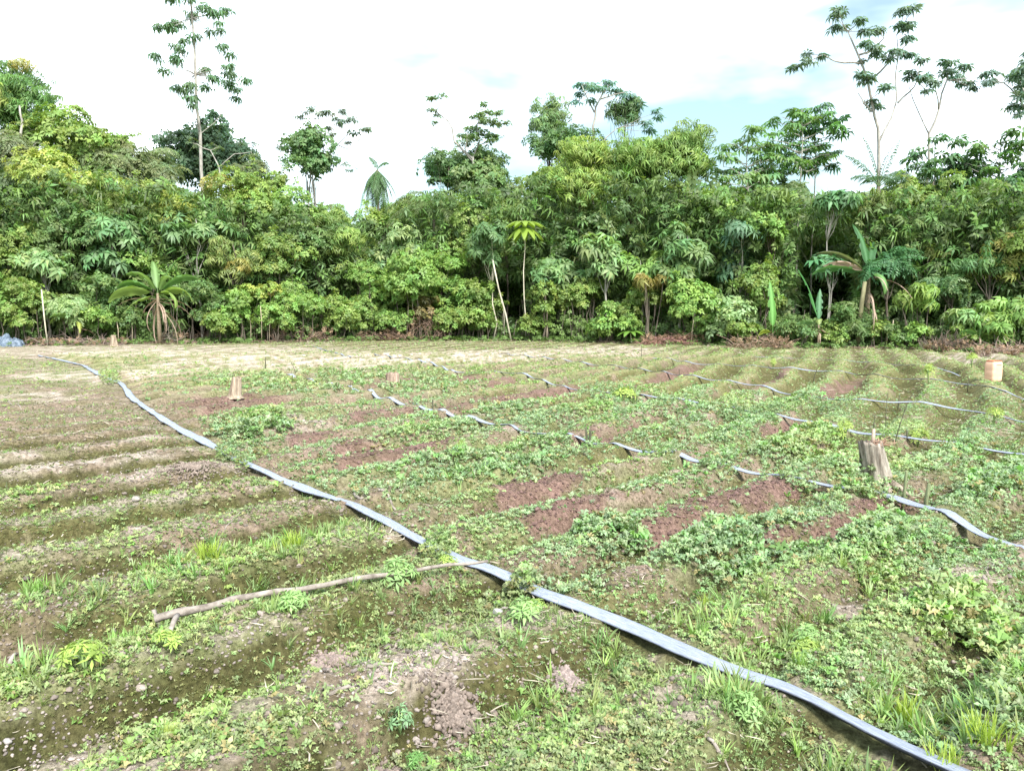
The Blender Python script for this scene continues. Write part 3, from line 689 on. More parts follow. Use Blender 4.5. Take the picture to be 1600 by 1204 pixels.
# stakes
def stake(px, py, hpx, lean=0, w=.012, col=(.16, .15, .10), label='', kindn='garden_stake'):
    x, y = ground_pt(px, py); s = y / F; rg_ = np.random.default_rng(px * 7 + py); mb = MB()
    h = hpx * s; rad = max(w, .35 * s)
    pts = [(0, 0, -.05), (lean * s * .45 + rg_.normal(0, .004), rg_.normal(0, .004), h * .5), (lean * s, 0, h * .96), (lean * s, 0, h)]
    mb.tube(pts, [rad * 1.1, rad, rad * .85, rad * .5], (1, 1, 1), 7)
    if rg_.random() < .5: mb.tube([(lean * s * .6, 0, h * .6), (lean * s * .6 + .03, .01, h * .68)], [rad * .5, rad * .3], (1, 1, 1), 5)
    o = mb.build(kindn, STAKE); o.location = (x, y, Hs(x, y)); o.color = (*col, 1)
    tag(o, label, 'stake', 'wooden stakes standing in the beds')
STK = [
 (1410,785,66,4,.013,'straight pale green stake right of the big stump'), (1445,792,50,5,.017,'short thick green stake at the start of the hose, right of the big stump'),
 (1419,692,22,-3,.011,'short dark stake on the third hose above the big stump'), (1383,690,70,0,.004,'thin upright twig stake directly behind the big stump'),
 (1396,700,62,18,.006,'leaning thin stake between the big stump and the dark stake'), (1340,768,72,2,.010,'thin brown stake touching the left side of the big stump'),
 (917,697,44,-2,.014,'dark forked stake in the centre beside the second hose'), (922,694,36,0,.017,'thicker stake of the pair beside the second hose, in the centre'),
 (677,641,26,-1,.013,'short dark stake beside the second hose, right of the flat-cut stump'), (668,638,30,5,.006,'thin pale stick left of the dark stake beside the second hose'),
 (547,614,17,2,.007,'left leg stick of the inverted V just left of the flat-cut stump'), (556,615,18,-7,.007,'right leg stick of the inverted V just left of the flat-cut stump'),
 (453,589,17,3,.007,'left stick of the inverted V right of the tapered stump'), (463,590,18,-7,.007,'right stick of the inverted V right of the tapered stump'), (484,596,18,-10,.006,'leaning thin stick right of the farther inverted V'),
 (415,582,18,1,.014,'dark upright stake behind and right of the tapered stump'), (660,566,16,-1,.009,'thin stake at the edge of the pale sand strip'),
 (1061,588,18,0,.010,'dark stake on the fourth hose in the far field'), (1002,562,18,0,.008,'thin far stake left of the fourth hose, near the brush heap'), (1052,622,14,1,.012,'stubby stake between the third and fourth hoses'),
 (1270,590,22,6,.010,'leaning dark stake behind the fourth hose on the right'), (1403,632,24,2,.010,'dark stake at the end of the fourth hose'), (1413,632,28,14,.005,'slanting thin stick at the end of the fourth hose'),
 (1588,582,16,18,.010,'slanting stick right of the orange container'), (1512,606,22,1,.008,'thin stake left of the orange container'), (1498,585,0,0,.008,None),
 (1150,570,20,-6,.007,'thin leaning far stake right of the middle of the beds'), (1365,664,26,2,.007,'thin stake in the weeds well above the big stump'),
 (500,640,0,0,.01,None), (1351,553,12,4,.02,'pale short splinter standing in the grass at the far right edge')]
for px, py, hp, ln, w, lb in STK:
    if lb: stake(px, py, hp, ln, w, (1.3, 1.45, 1.1) if 'green' in lb else ((2.6, 2.4, 2.0) if 'pale' in lb else (.75, .7, .65)), lb)

# the long pole with its side fork, lying on the soil
def ground_line(pxs, lift=.0, sub=6):
    W_ = [ground_pt(*p) for p in pxs]; out_ = []
    for i in range(len(W_) - 1):
        for q in range(sub): t = q / sub; out_.append((W_[i][0] * (1 - t) + W_[i + 1][0] * t, W_[i][1] * (1 - t) + W_[i + 1][1] * t))
    out_.append(W_[-1]); return out_
pl_ = ground_line([(243,1003),(300,993),(380,979),(470,963),(560,947),(640,932),(710,919),(762,909)], sub=5); n = len(pl_)
rg_ = np.random.default_rng(5); zz = np.array([Hs(*p) for p in pl_]); ker = np.ones(13) / 13; tt_ = np.arange(len(zz)); ft = np.polyval(np.polyfit(tt_, zz, 1), tt_); zz = ft + .72 * (zz - ft).max() + .028 + .2 * (zz - ft)
zz = np.convolve(np.pad(zz, 2, 'edge'), np.ones(5) / 5, 'valid')
pole = empty('fallen_pole', (pl_[0][0], pl_[0][1], zz[0])); tag(pole, 'long pale grey branch lying across the left beds and touching the nearest hose', 'branch')
mb = MB(); o0 = np.array([pl_[0][0], pl_[0][1], zz[0]])
mb.tube([np.array([p[0], p[1], z]) - o0 + [0, 0, .004 * sin(i * .7)] for i, (p, z) in enumerate(zip(pl_, zz))], [(.021 - .013 * i / n) * (1 + .10 * rg_.normal()) * (1.1 if i % 9 == 0 else 1) for i in range(n)], (1, 1, 1), 12, rough=.12, rng=rg_)
mb.build('pole', POLE, pole, smooth=True)
mb = MB(); f0 = np.array([*ground_pt(279, 998), zz[2]]) - o0; f1 = np.array([*ground_pt(268, 1028), Hs(*ground_pt(268, 1028)) + .03]) - o0
mb.tube([f0, f0 * .5 + f1 * .5 + [0, 0, .006], f1], [.015, .013, .011], (1, 1, 1), 8); mb.build('side_fork', POLE, pole, smooth=True)

def stick(pxs, r, label, col=(1, 1, 1), mat=None):
    W_ = ground_line(pxs, sub=3); rg_ = np.random.default_rng(int(pxs[0][0] * 3)); mb = MB(); o0 = W_[0]
    z = [Hs(*p) + r * .8 for p in W_]; nn = len(W_)
    mb.tube([(p[0] - o0[0], p[1] - o0[1], zz_ - z[0] + .004 * rg_.normal()) for p, zz_ in zip(W_, z)], [r * (1 - .5 * i / nn) * (1 + .1 * rg_.normal()) for i in range(nn)], (1, 1, 1), 7)
    o = mb.build('fallen_stick', mat or POLE, smooth=True); o.location = (*o0, z[0]); o.color = (*col, 1); tag(o, label, 'stick', 'loose sticks lying on the soil')
stick([(240,953),(246,960),(251,966)], .014, 'stubby pale piece of wood above the left end of the long branch')
stick([(508,1130),(545,1120),(578,1104)], .009, 'pale peeled stick near the bottom, below and left of the soil heap')
stick([(512,1118),(560,1100),(584,1088)], .004, 'thin twig lying against the pale peeled stick near the bottom')
stick([(574,1072),(600,1071),(626,1068)], .010, 'flat pale stick left of the clod heap, bottom centre')
stick([(0,1022),(12,1018),(24,1008)], .015, 'flat pale chip of wood at the left edge of the photo')
stick([(592,782),(604,782),(618,786)], .016, 'curved pale chip on the bare path right of the nearest hose')
stick([(555,783),(560,788),(566,790)], .016, 'small pale chip touching the nearest hose on the bare path')
stick([(1218,1182),(1245,1184),(1270,1184)], .006, 'thin straight pale stick near the bottom, left of the hose')
stick([(1105,1185),(1130,1195),(1150,1204)], .008, 'thin dark twig at the bottom edge, left of the hose')
stick([(778,978),(792,982),(806,988)], .008, 'short brown twig beside the pale stone, centre bottom')
stick([(1500,1098),(1525,1096),(1550,1100)], .005, 'thin dry stalk in the grass at the lower right')
stick([(1300,936),(1316,934),(1330,936)], .010, 'pale chip on the trodden soil at the right')
stick([(330,860),(365,830),(395,808)], .004, 'long thin bent straw on the left beds, above the grass')
stick([(12,628),(24,634),(34,640)], .012, 'pale straw stalk at the far left edge of the brown patch')

def stone(px, py, wpx, label, col, seed):
    x, y = ground_pt(px, py); s = wpx * y / F / 2; V, T, G = ico(np.random.default_rng(seed)); 
    o = mesh_obj('stone', V * s, T, CLOD, np.broadcast_to(np.array(col) * .58, V.shape), None, True); o.location = (x, y, Hs(x, y) + s * .3)
    tag(o, label, 'stone', 'pale clods and stones on the beds')
stone(777, 990, 16, 'pale smooth stone beside a dark hole, centre bottom', (.62, .6, .56), 1)
stone(300, 836, 12, 'pale clod on the crest, left of the bright grass', (.5, .46, .42), 2); stone(214, 801, 13, 'round pale clod on the left brown bed', (.5, .46, .4), 3)
stone(108, 918, 12, 'white clod among the grass at the left', (.6, .56, .52), 4); stone(220, 1088, 20, 'large pinkish clod right of the lobed seedling', (.50, .42, .36), 5)
stone(12, 1163, 14, 'white stone at the bottom left corner', (.6, .55, .52), 6); stone(556, 997, 13, 'tan round clod left of centre below the branch', (.45, .38, .30), 7)
stone(600, 1195, 16, 'tan clod at the bottom edge, left of centre', (.45, .38, .32), 8); stone(364, 1188, 18, 'flat pale clod at the bottom edge, on the left', (.5, .45, .42), 9)
stone(1140, 1100, 16, 'white crumbly clod below the nearest hose', (.55, .5, .48), 10)

# crumbly soil heaps
def heap(px, py, wpx, hpx, label, col, seed):
    rg_ = np.random.default_rng(seed); x, y = ground_pt(px, py); s = y / F; mb = MB(); n = 1100; col = np.array(col) * .62
    a = rg_.uniform(0, 6.28, n); q = np.abs(rg_.normal(0, .5, n)); dx = q * np.cos(a) * wpx / 2 * s; dy = q * np.sin(a) * wpx / 2 * s * 1.1; dz = np.exp(-3 * q * q) * hpx * s * .45
    sz = rg_.uniform(.004, .013, n) + (rg_.random(n) < .06) * .008; R = align(rg_.normal(0, 1, (n, 3)), a) * sz[:, None, None]
    P = np.stack([dx, dy, H(x + dx, y + dy) - Hs(x, y) + dz], -1); pick = rg_.integers(0, len(CT), n); c = np.array(col)[None] * rg_.uniform(.7, 1.25, (n, 1))
    for i, t in enumerate(CT): k = pick == i; mb.inst(t, R[k], P[k], c[k], 0, rg_)
    o = mb.build('soil_heap', CLOD, smooth=True); o.location = (x, y, Hs(x, y)); tag(o, label, 'soil heap')
heap(710, 1100, 110, 26, 'crumbly pinkish heap of clods at the bottom, left of centre', (.31, .25, .21), 1)
heap(520, 1010, 80, 18, 'pale crumbled soil on the crest below the middle of the branch', (.42, .33, .29), 2)
heap(888, 1040, 50, 16, 'small pinkish mound of clods left of the nearest hose, near the bottom', (.42, .34, .31), 3)
heap(605, 1180, 80, 20, 'brown crumbly clods at the bottom edge', (.30, .24, .20), 4)
heap(300, 745, 120, 14, 'brown clod ridge on the left field beside the nearest hose', (.36, .29, .24), 6)

# orange container
def jerrycan(px, py, hpx, wpx):
    x, y = ground_pt(px, py); s = y / F; h = hpx * s; w = wpx * s; root = empty('jerrycan', (x, y, Hs(x, y) - .005), radians(26))
    tag(root, 'peach orange plastic container with open top, standing on the far right beds', 'container')
    m = surf_mat('orange_plastic', (.64, .38, .25), (.72, .45, .31), 6, .5, bump=.08, spec=.4); md = surf_mat('orange_plastic_rim', (.36, .12, .06), (.42, .15, .08), 6, .5, bump=.05)
    def ring(z, hw, hd, r, K=8):
        P = []
        for cx_, cy_, a0 in ((1, 1, 0), (-1, 1, 90), (-1, -1, 180), (1, -1, 270)):
            for i in range(K + 1):
                a = radians(a0 + 90 * i / K); P.append((cx_ * (hw - r) + r * cos(a), cy_ * (hd - r) + r * sin(a), z))
        return P
    def loft(rings, close0, close1):
        V = sum(rings, []); K = len(rings[0]); T = []
        for i in range(len(rings) - 1):
            for j in range(K): a = i * K + j; b = i * K + (j + 1) % K; T += [(a, b, b + K), (a, b + K, a + K)]
        if close0: T += [(0, q + 1, q) for q in range(1, K - 1)]
        if close1: m0 = (len(rings) - 1) * K; T += [(m0, m0 + q, m0 + q + 1) for q in range(1, K - 1)]
        return V, T
    W2, D2 = w / 2, w * .34; R1 = []
    for t, f in ((0, .80), (.02, .88), (.07, .96), (.2, .99), (.24, .975), (.28, 1), (.5, 1.0), (.54, .985), (.58, 1), (.8, .99), (.9, .95), (.95, .88), (.965, .86)): R1.append(ring(h * t, W2 * f, D2 * f, .045))
    R1 += [ring(h * .965, W2 * .80, D2 * .80, .04), ring(h * .90, W2 * .80, D2 * .80, .04), ring(h * .12, W2 * .85, D2 * .85, .04)]
    V, T = loft(R1, True, True); mesh_obj('body', V, T, m, None, root, True)
    V, T = loft([ring(h * .955, W2 * .90, D2 * .90, .045), ring(h * .985, W2 * .92, D2 * .92, .045), ring(h * 1.0, W2 * .90, D2 * .90, .045), ring(h * 1.0, W2 * .83, D2 * .83, .04), ring(h * .955, W2 * .83, D2 * .83, .04)], False, False)
    mesh_obj('rim', V, T, md, None, root, True)
    mb = MB(); mb.tube([(-W2 * .5, -D2 * .93, h * .80), (-W2 * .35, -D2 * 1.03, h * .83), (W2 * .35, -D2 * 1.03, h * .83), (W2 * .5, -D2 * .93, h * .80)], .010, (1, 1, 1), 8); mb.build('handle', m, root, True)
jerrycan(1551, 602, 33, 24)

# blue-grey plastic heap far left
x, y = ground_pt(14, 541); rg_ = np.random.default_rng(3)
V, T = [], []; K = 46
for i in range(K):
    for j in range(K):
        u, v = i / (K - 1) * 2 - 1, j / (K - 1) * 2 - 1; q = sqrt(u * u + v * v); hh = max(0, 1 - q) ** .5 * .42
        V.append((u * .62, v * .5, hh * (1 + .9 * (float(vn(np.array([u * 5.]), np.array([v * 5.]), 4)[0]) - .5) + .7 * (abs(float(vn(np.array([u * 11.]), np.array([v * 11.]), 5)[0]) - .5)))))
for i in range(K - 1):
    for j in range(K - 1): a = i * K + j; T += [(a, a + K, a + K + 1), (a, a + K + 1, a + 1)]
o = mesh_obj('tarpaulin', V, T, surf_mat('blue_grey_plastic_sheet', (.04, .06, .085), (.17, .21, .26), 9, .5, bump=.6), None); o.location = (x, y, Hs(x, y) - .02)
tag(o, 'crumpled blue-grey plastic sheet in a heap at the far left forest edge', 'plastic sheet')

# seedlings with lobed leaves, tall weeds, tussocks
SEED = {'star': [palmate(6, .15, .26) for _ in range(3)]}
def seedling(px, py, hpx, wpx, label, col, cat='seedling', name='seedling_plant', dense=26, seed=0):
    rg_ = np.random.default_rng(px + py); x, y = ground_pt(px, py); s = y / F; h = hpx * s; w = wpx * s / 2
    root = empty(name, (x, y, Hs(x, y) - .01)); tag(root, label, cat)
    st = MB(); lf = MB(); n = dense
    for i in range(max(3, n // 5)):
        a = rg_.uniform(0, 6.28); r = w * rg_.uniform(.1, .6); st.tube([(0, 0, 0), (r * .4 * cos(a), r * .4 * sin(a), h * .5), (r * cos(a), r * sin(a), h * rg_.uniform(.6, .95))], [.006, .005, .003], (.35, .5, .2), 4)
    st.build('stem', TWIG, root)
    a = rg_.uniform(0, 6.28, n); q = np.sqrt(rg_.random(n)); P = np.stack([q * w * .75 * np.cos(a), q * w * .75 * np.sin(a), h * (1 - .55 * q * rg_.uniform(.4, 1.2, n))], -1)
    D = np.stack([np.cos(a) * q, np.sin(a) * q, np.full(n, .9)], -1) + rg_.normal(0, .2, (n, 3)); sz = w * rg_.uniform(.32, .55, n) * (26 / dense) ** .3
    c = np.array(col)[None] * rg_.uniform(.75, 1.2, (n, 1)); pick = rg_.integers(0, 3, n); R = align(D, a * 3) * sz[:, None, None]
    for i, t in enumerate(SEED['star']): k = pick == i; lf.inst(t, R[k], P[k], c[k], .12, rg_)
    lf.build('leaves', WEED, root)
YG = (.33, .44, .10); PG = (.26, .40, .14)
seedling(135, 1092, 60, 95, 'bright yellow-green lobed seedling at the lower left, largest of its kind', YG, dense=34)
seedling(262, 1058, 34, 62, 'yellow-green lobed seedling just below the fork of the long branch', YG)
seedling(460, 985, 34, 62, 'pale lobed seedling leaning over the long branch, left', PG)
seedling(622, 935, 44, 70, 'bushy pale seedling over the right half of the long branch', PG)
seedling(700, 905, 22, 40, 'small yellow-green seedling at the tip of the long branch', YG)
seedling(822, 1000, 44, 76, 'pale lobed seedling right of the pale stone, near the hose gap', PG)
seedling(838, 975, 20, 44, 'yellow-topped seedling beside the nearest hose', YG)
seedling(1165, 1150, 56, 76, 'large lobed seedling below the nearest hose, bottom right', PG)
seedling(625, 1130, 50, 56, 'blue-green seedling left of the clod heap at the bottom', (.22, .36, .18))
seedling(570, 1042, 26, 34, 'small blue-green seedling above the flat pale stick', (.22, .36, .18))
seedling(1262, 1000, 44, 60, 'light green weed clump above the nearest hose, lower right', PG)
seedling(1262, 1030, 40, 70, 'low lobed weed above the hose, right of its bend', YG)
seedling(240, 768, 14, 32, 'small bright weed on the brown clod ridge', YG); seedling(995, 1076, 30, 30, 'orange-yellow tipped seedling under the nearest hose', (.40, .38, .08))
seedling(1020, 935, 16, 26, 'tiny pale rosette on the path, centre right', PG); seedling(650, 1170, 30, 40, 'young dark leafy weed at the bottom edge, left of centre', (.15, .30, .08))
for i, (a, b, c, d, l) in enumerate([(1318,688,46,34,'tall feathery yellow-green weed in the right beds, nearest of its row'), (1434,690,34,40,'yellow-green weed clump above the third hose, right'), (1552,668,30,34,'yellow-green weed at the right edge of the middle beds'),
      (1450,608,36,26,'tall yellow-green weed left of the orange container'), (1518,582,26,24,'small yellow-green weed behind the orange container'), (1140,622,16,30,'low yellow weed left of the fourth hose'),
      (1208,572,20,14,'thin yellow-green weed in the far beds'), (975,630,16,50,'wide low yellow-green weed beside the third hose'), (720,720,26,20,'upright pale green weed in the middle of the leafy beds')]):
    seedling(a, b, c, d, l, (.34, .43, .10), 'weed', 'weed_plant', 40)
def tussock(px, py, hpx, wpx, label, col=(.33, .42, .08)):
    rg_ = np.random.default_rng(px); x, y = ground_pt(px, py); s = y / F; mb = MB(); n = 14
    for i in range(n):
        t = tpl([blade(rg_.uniform(0, 6.28), rg_.uniform(.6, 1.05), .055, rg_.uniform(.02, .38), rg_.uniform(0, .3), rg_.uniform(0, .12)) for _ in range(6)])
        mb.inst(t, np.eye(3)[None] * hpx * s, np.array([[rg_.normal(0, wpx * s * .16), rg_.normal(0, wpx * s * .16), 0]]), np.array([col]), .2, rg_)
    o = mb.build('grass_tussock', GRASS); o.location = (x, y, Hs(x, y) - .01); tag(o, label, 'grass tussock', 'taller tufts of grass')
tussock(1412, 1108, 58, 56, 'upright yellow-green grass tuft right of the nearest hose'); tussock(1540, 1190, 66, 90, 'large bright grass tuft at the bottom right corner'); tussock(1470, 1204, 50, 80, 'grass tuft touching the bottom right end of the hose')
tussock(325, 900, 40, 60, 'bright grass tuft on the left beds, nearest the centre of its strip'); tussock(230, 880, 34, 44, 'grass tuft left of the brightest one on the left beds', (.26, .42, .12)); tussock(455, 880, 40, 60, 'lime grass tuft beside the nearest hose, left side')
tussock(580, 905, 42, 60, 'grass tuft in the angle between the branch and the hose', (.28, .42, .11)); tussock(60, 955, 34, 50, 'grass tuft at the left edge', (.26, .42, .12)); tussock(190, 1030, 40, 70, 'grass tuft left of the branch fork', (.26, .42, .12))
tussock(225, 1150, 40, 56, 'spiky grass tuft at the bottom left', (.26, .40, .12)); tussock(260, 1200, 34, 50, 'yellowish grass tuft at the bottom edge, left', (.34, .40, .10)); tussock(1110, 960, 26, 50, 'low pale grass tuft above the hose, centre right')
tussock(1250, 1060, 30, 60, 'low grass tuft leaning on the nearest hose', (.28, .42, .11)); tussock(940, 1120, 34, 56, 'open grass tuft at the bottom centre', (.26, .40, .12)); tussock(720, 725, 30, 24, 'narrow upright grass tuft in the leafy middle beds', (.25, .42, .14))
# ------------------------------------------------------------------ forest
def fe(px): return float(np.interp(px, [-200, 0, 300, 600, 800, 1000, 1200, 1400, 1600, 1800], [32, 33, 35, 38.5, 38, 35, 32, 30.5, 28.3, 27]))
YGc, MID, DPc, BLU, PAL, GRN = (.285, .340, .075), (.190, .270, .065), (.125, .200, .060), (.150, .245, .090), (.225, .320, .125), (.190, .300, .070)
AUT = (.30, .28, .08)
TCOUNT = [0]
def tree(px, yt, yb, w, off, kind, col, label, size=.215, dens=1.0, name='tree', stems=1, cat='tree', group=None, trunk_r=.07, col2=None, p2=.0, bark=None, lobes=None, vis=True):
    TCOUNT[0] += 1; rg_ = np.random.default_rng(1000 + TCOUNT[0])
    d = fe(px) + off; x = Wx(px, d); zt, zb = Wz(yt, d), max(Wz(yb, d), .12); a = w / 2 / F * d; b = (zt - zb) / 2; zc = (zt + zb) / 2
    z0 = Hs(x, d) - .05; root = empty(name, (x, d, z0)); tag(root, label, cat, group)
    mb, cent = crown(rg_, a * .92, b * .95, kind, size, col, dens, lobes, col2=col2, p2=p2)
    for i in range(len(mb.V)): mb.V[i] = mb.V[i] + np.array([0, 0, zc - z0])
    mb.build('crown' if name.endswith('tree') else 'foliage', LEAF, root)
    tb = MB(); bk = bark or (BARK if kind in 'P' else BARKD)
    if stems == 1:
        top = np.array([rg_.normal(0, .1), 0, zc - z0 + b * .5]); ln = rg_.normal(0, .12)
        tp = limb_pts(rg_, (ln, 0, -.05), top, 6, .025); tb.tube(tp, [trunk_r * (1 - .7 * i / 6) for i in range(7)], (1, 1, 1), 8)
        for p in cent[:14]:
            q = p + np.array([0, 0, zc - z0]); k = min(6, max(1, int(6 * (q[2] * .75) / max(top[2], .1)))); tb.tube(limb_pts(rg_, tp[k], q, 4, .06), [trunk_r * .4, trunk_r * .3, trunk_r * .22, trunk_r * .15, .008], (1, 1, 1), 5)
        tb.build('trunk', bk, root, True)
    else:
        for i in range(stems):
            q = cent[rg_.integers(0, len(cent))] + np.array([0, 0, zc - z0]); bs = np.array([q[0] * .6 + rg_.normal(0, .15), q[1] * .6, -.05])
            tb.tube(limb_pts(rg_, bs, q, 4, .05), [trunk_r * .45, trunk_r * .38, trunk_r * .3, trunk_r * .22, .008], (1, 1, 1), 5)
        tb.build('stems', bk, root, True)
    return root
def bush(px, yt, yb, w, off, kind, col, label, **k):
    k.setdefault('size', .155); k.setdefault('stems', 7); k.setdefault('name', 'bush'); k.setdefault('cat', 'bush'); return tree(px, yt, yb, w, off, kind, col, label, **k)
YL = dict(col2=AUT, p2=.05)
# front row, left to right
bush(-30, 400, 520, 130, .4, 'P', GRN, 'green bush cut by the left edge, above the blue-grey plastic sheet', size=.3)
bush(50, 410, 515, 110, .5, 'B', MID, 'mid green bush behind the tall bare stake at the far left')
bush(120, 440, 525, 90, .2, 'C', PAL, 'light green low bush between the tall bare stake and the small banana plant', size=.30)
bush(170, 420, 515, 90, .9, 'S', DPc, 'dark small-leaved bush left of the large banana plant', size=.2)
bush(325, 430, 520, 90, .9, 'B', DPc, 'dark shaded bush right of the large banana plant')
bush(385, 440, 512, 110, .3, 'S', GRN, 'rounded bright small-leaved bush right of the dark gap beside the large banana plant', size=.2)
bush(400, 430, 470, 120, 1.0, 'B', YGc, 'yellow-green bush overhanging the rounded small-leaved bush', **YL)
bush(465, 420, 510, 110, .6, 'B', GRN, 'green leafy bush above the brown dead branches left of centre')
bush(530, 440, 522, 90, .2, 'S', MID, 'dense low bush reaching the ground left of the brown vine thicket', size=.2)
bush(575, 400, 525, 100, .7, 'B', GRN, 'lush green bush between the dead branches and the brown vine thicket')
bush(640, 390, 500, 120, .6, 'S', GRN, 'tall rounded bush draped over the brown vine thicket', size=.22)
bush(655, 440, 520, 70, .1, 'B', (.20, .17, .07), 'brownish thin bush in the middle of the vine thicket', size=.22, dens=.4)
bush(715, 420, 520, 90, .5, 'S', GRN, 'small-leaved bush right of the brown vine thicket', size=.2)
bush(752, 440, 528, 80, .1, 'S', MID, 'low shaggy bush left of the pale leaning trunk', size=.19)
bush(860, 430, 505, 90, .4, 'S', (.16, .23, .05), 'airy light green bush right of the lime umbrella-leaved sapling', size=.19, dens=.7)
bush(905, 420, 500, 80, .9, 'B', MID, 'dark leafy bush above the shady hollow at centre right')
bush(940, 470, 530, 80, .0, 'B', GRN, 'low bright bush touching the ground left of the reddish brush heap', size=.24)
bush(985, 430, 530, 90, .4, 'B', MID, 'green bush behind the broad-leaved rosette plant')
bush(1015, 425, 460, 70, .2, 'D', (.24, .22, .06), 'reddish-yellow leaved bush standing out above the reddish brush heap', size=.28, dens=.8)
bush(1080, 420, 530, 100, .3, 'B', GRN, 'bright green bush directly above the reddish brush heap', size=.24)
bush(1140, 440, 535, 90, .2, 'B', PAL, 'round-leaved pale bush left of the upright banana leaf', size=.24)
bush(1180, 400, 500, 80, 1.0, 'S', MID, 'vine-covered bush left of the dark gap on the right', size=.2)
bush(1240, 500, 545, 70, .0, 'S', DPc, 'low dark green clump at the foot of the small banana plants', size=.2)
bush(1330, 470, 545, 80, .5, 'C', DPc, 'dark feathery bush between the small banana plant and the bright drooping one', size=.26)
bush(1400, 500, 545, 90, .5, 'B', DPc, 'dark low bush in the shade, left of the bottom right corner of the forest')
bush(1440, 440, 490, 90, .3, 'D', (.19, .28, .06), 'bright lime bush with drooping leaves in the dark right part of the forest', size=.3)
bush(1510, 480, 530, 60, .2, 'P', PAL, 'broad pale leaves low in the forest, left above the orange container', size=.34, dens=.7)
bush(1570, 460, 535, 110, .3, 'P', GRN, 'bright broad-leaved bush behind the orange container', size=.3)
bush(1650, 440, 545, 110, .3, 'B', GRN, 'green bush cut by the right edge, level with the orange container')
for i, (p_, t_, w_, kk, cc, lb) in enumerate([(30, 470, 90, 'B', MID, 'low leafy shrub touching the ground right of the blue-grey plastic sheet'), (155, 470, 60, 'B', GRN, 'low shrub between the small and the large banana plants'), (205, 465, 50, 'S', DPc, 'small dark shrub at the left foot of the large banana plant'),
      (345, 480, 70, 'S', MID, 'low shrub left of the three thin pale stems'), (430, 475, 70, 'B', GRN, 'low shrub over the left end of the brown branch heap'), (560, 480, 70, 'B', MID, 'low shrub right behind the brown branch heap'), (612, 470, 60, 'S', GRN, 'low shrub at the left side of the brown vine thicket'), (700, 478, 80, 'S', MID, 'low shrub at the right side of the brown vine thicket'),
      (765, 480, 60, 'S', MID, 'low shrub at the foot of the pale leaning trunk'), (835, 485, 60, 'S', (.16, .23, .05), 'low yellowish shrub at the foot of the lime umbrella sapling'), (975, 490, 60, 'B', GRN, 'low shrub left of the broad-leaved ground rosette'), (1110, 490, 80, 'B', GRN, 'low shrub at the right end of the reddish brush heap'),
      (1160, 495, 60, 'B', MID, 'low round shrub left of the dry banana leaves'), (1305, 500, 60, 'B', MID, 'low shrub right of the young banana plant'), (1370, 500, 70, 'B', MID, 'low dark shrub at the foot of the tall banana plant'), (1425, 505, 70, 'S', GRN, 'low shrub in front of the deep shade on the right'), (1500, 500, 70, 'B', MID, 'low shrub left below the very small banana plant'), (1560, 500, 70, 'B', GRN, 'low shrub over the brush heap behind the orange container')]):
    bush(p_, t_, 545, w_, .15 * (i % 3), kk, cc, lb, size=.17, stems=4)
# second row
tree(20, 330, 460, 130, 2.0, 'B', MID, 'mid green tree at the left edge, yellowish leaves in its top', **YL)
tree(75, 380, 460, 90, 1.3, 'P', PAL, 'umbrella-leaved pale sapling above the tall bare stake', size=.42)
tree(130, 300, 420, 150, 2.5, 'B', DPc, 'dark layered tree under the yellow-green canopy on the left')
tree(185, 335, 450, 110, 1.6, 'P', (.145, .25, .10), 'blue-green umbrella-leaved tree above and left of the large banana plant', size=.45)
tree(235, 370, 450, 90, 2.2, 'B', GRN, 'green tree behind the leaves of the large banana plant')
tree(315, 315, 420, 90, 1.8, 'P', BLU, 'blue-green umbrella-leaved tree standing under the tall slender trunk', size=.42)
tree(365, 350, 450, 120, 1.4, 'D', (.22, .27, .08), 'pale hanging-leaved tree with orange tints, right of the tall slender trunk', col2=AUT, p2=.12)
tree(440, 350, 450, 110, 1.7, 'B', MID, 'mid green tree in front of the yellow-tinted hanging one', **YL)
tree(500, 330, 420, 110, 2.4, 'B', DPc, 'dark green rounded tree left of centre with pale upper leaves')
tree(560, 340, 440, 120, 2.2, 'D', MID, 'dark hollow tree below the gap in the skyline')
tree(620, 350, 440, 120, 1.9, 'P', PAL, 'light green umbrella-leaved tree below the hanging palm', size=.36)
tree(690, 365, 450, 110, 1.5, 'B', GRN, 'bright green tree below the arching palm fronds')
tree(735, 320, 430, 100, 2.4, 'B', MID, 'mid green tree left behind the pale leaning trunk')
tree(870, 390, 470, 110, 1.6, 'P', BLU, 'blue-green large-leaved sapling right of the lime umbrella sapling', size=.42)
tree(945, 365, 440, 90, 1.0, 'P', PAL, 'pale umbrella-leaved sapling with thin pale stem at centre right', size=.45, bark=BARK)
tree(1000, 390, 460, 100, 1.6, 'P', GRN, 'green umbrella-leaved sapling right of the pale-stemmed one', size=.42)
tree(1075, 340, 450, 120, 1.7, 'P', BLU, 'wide blue-green large-leaved tree above the reddish brush heap', size=.42)
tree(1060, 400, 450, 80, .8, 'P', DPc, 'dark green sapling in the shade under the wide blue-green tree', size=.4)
tree(1150, 340, 450, 90, 1.9, 'P', (.11, .20, .10), 'greyish umbrella-leaved tree left of the vine-draped column', size=.42)
tree(1200, 290, 440, 90, 2.2, 'S', GRN, 'vine-draped leafy column left of the dark gap', size=.22)
tree(1285, 280, 330, 100, 1.6, 'P', (.12, .23, .09), 'umbrella-leaved tree on a thin pale stem over the dark gap on the right', size=.45, trunk_r=.045, bark=BARK)
tree(1295, 400, 440, 70, 1.3, 'P', (.10, .22, .09), 'small blue-green sapling inside the dark gap', size=.45, trunk_r=.03)
tree(1380, 380, 450, 90, 1.5, 'C', (.07, .17, .06), 'feather-leaved dark tree right of the tall banana leaf', size=.4)
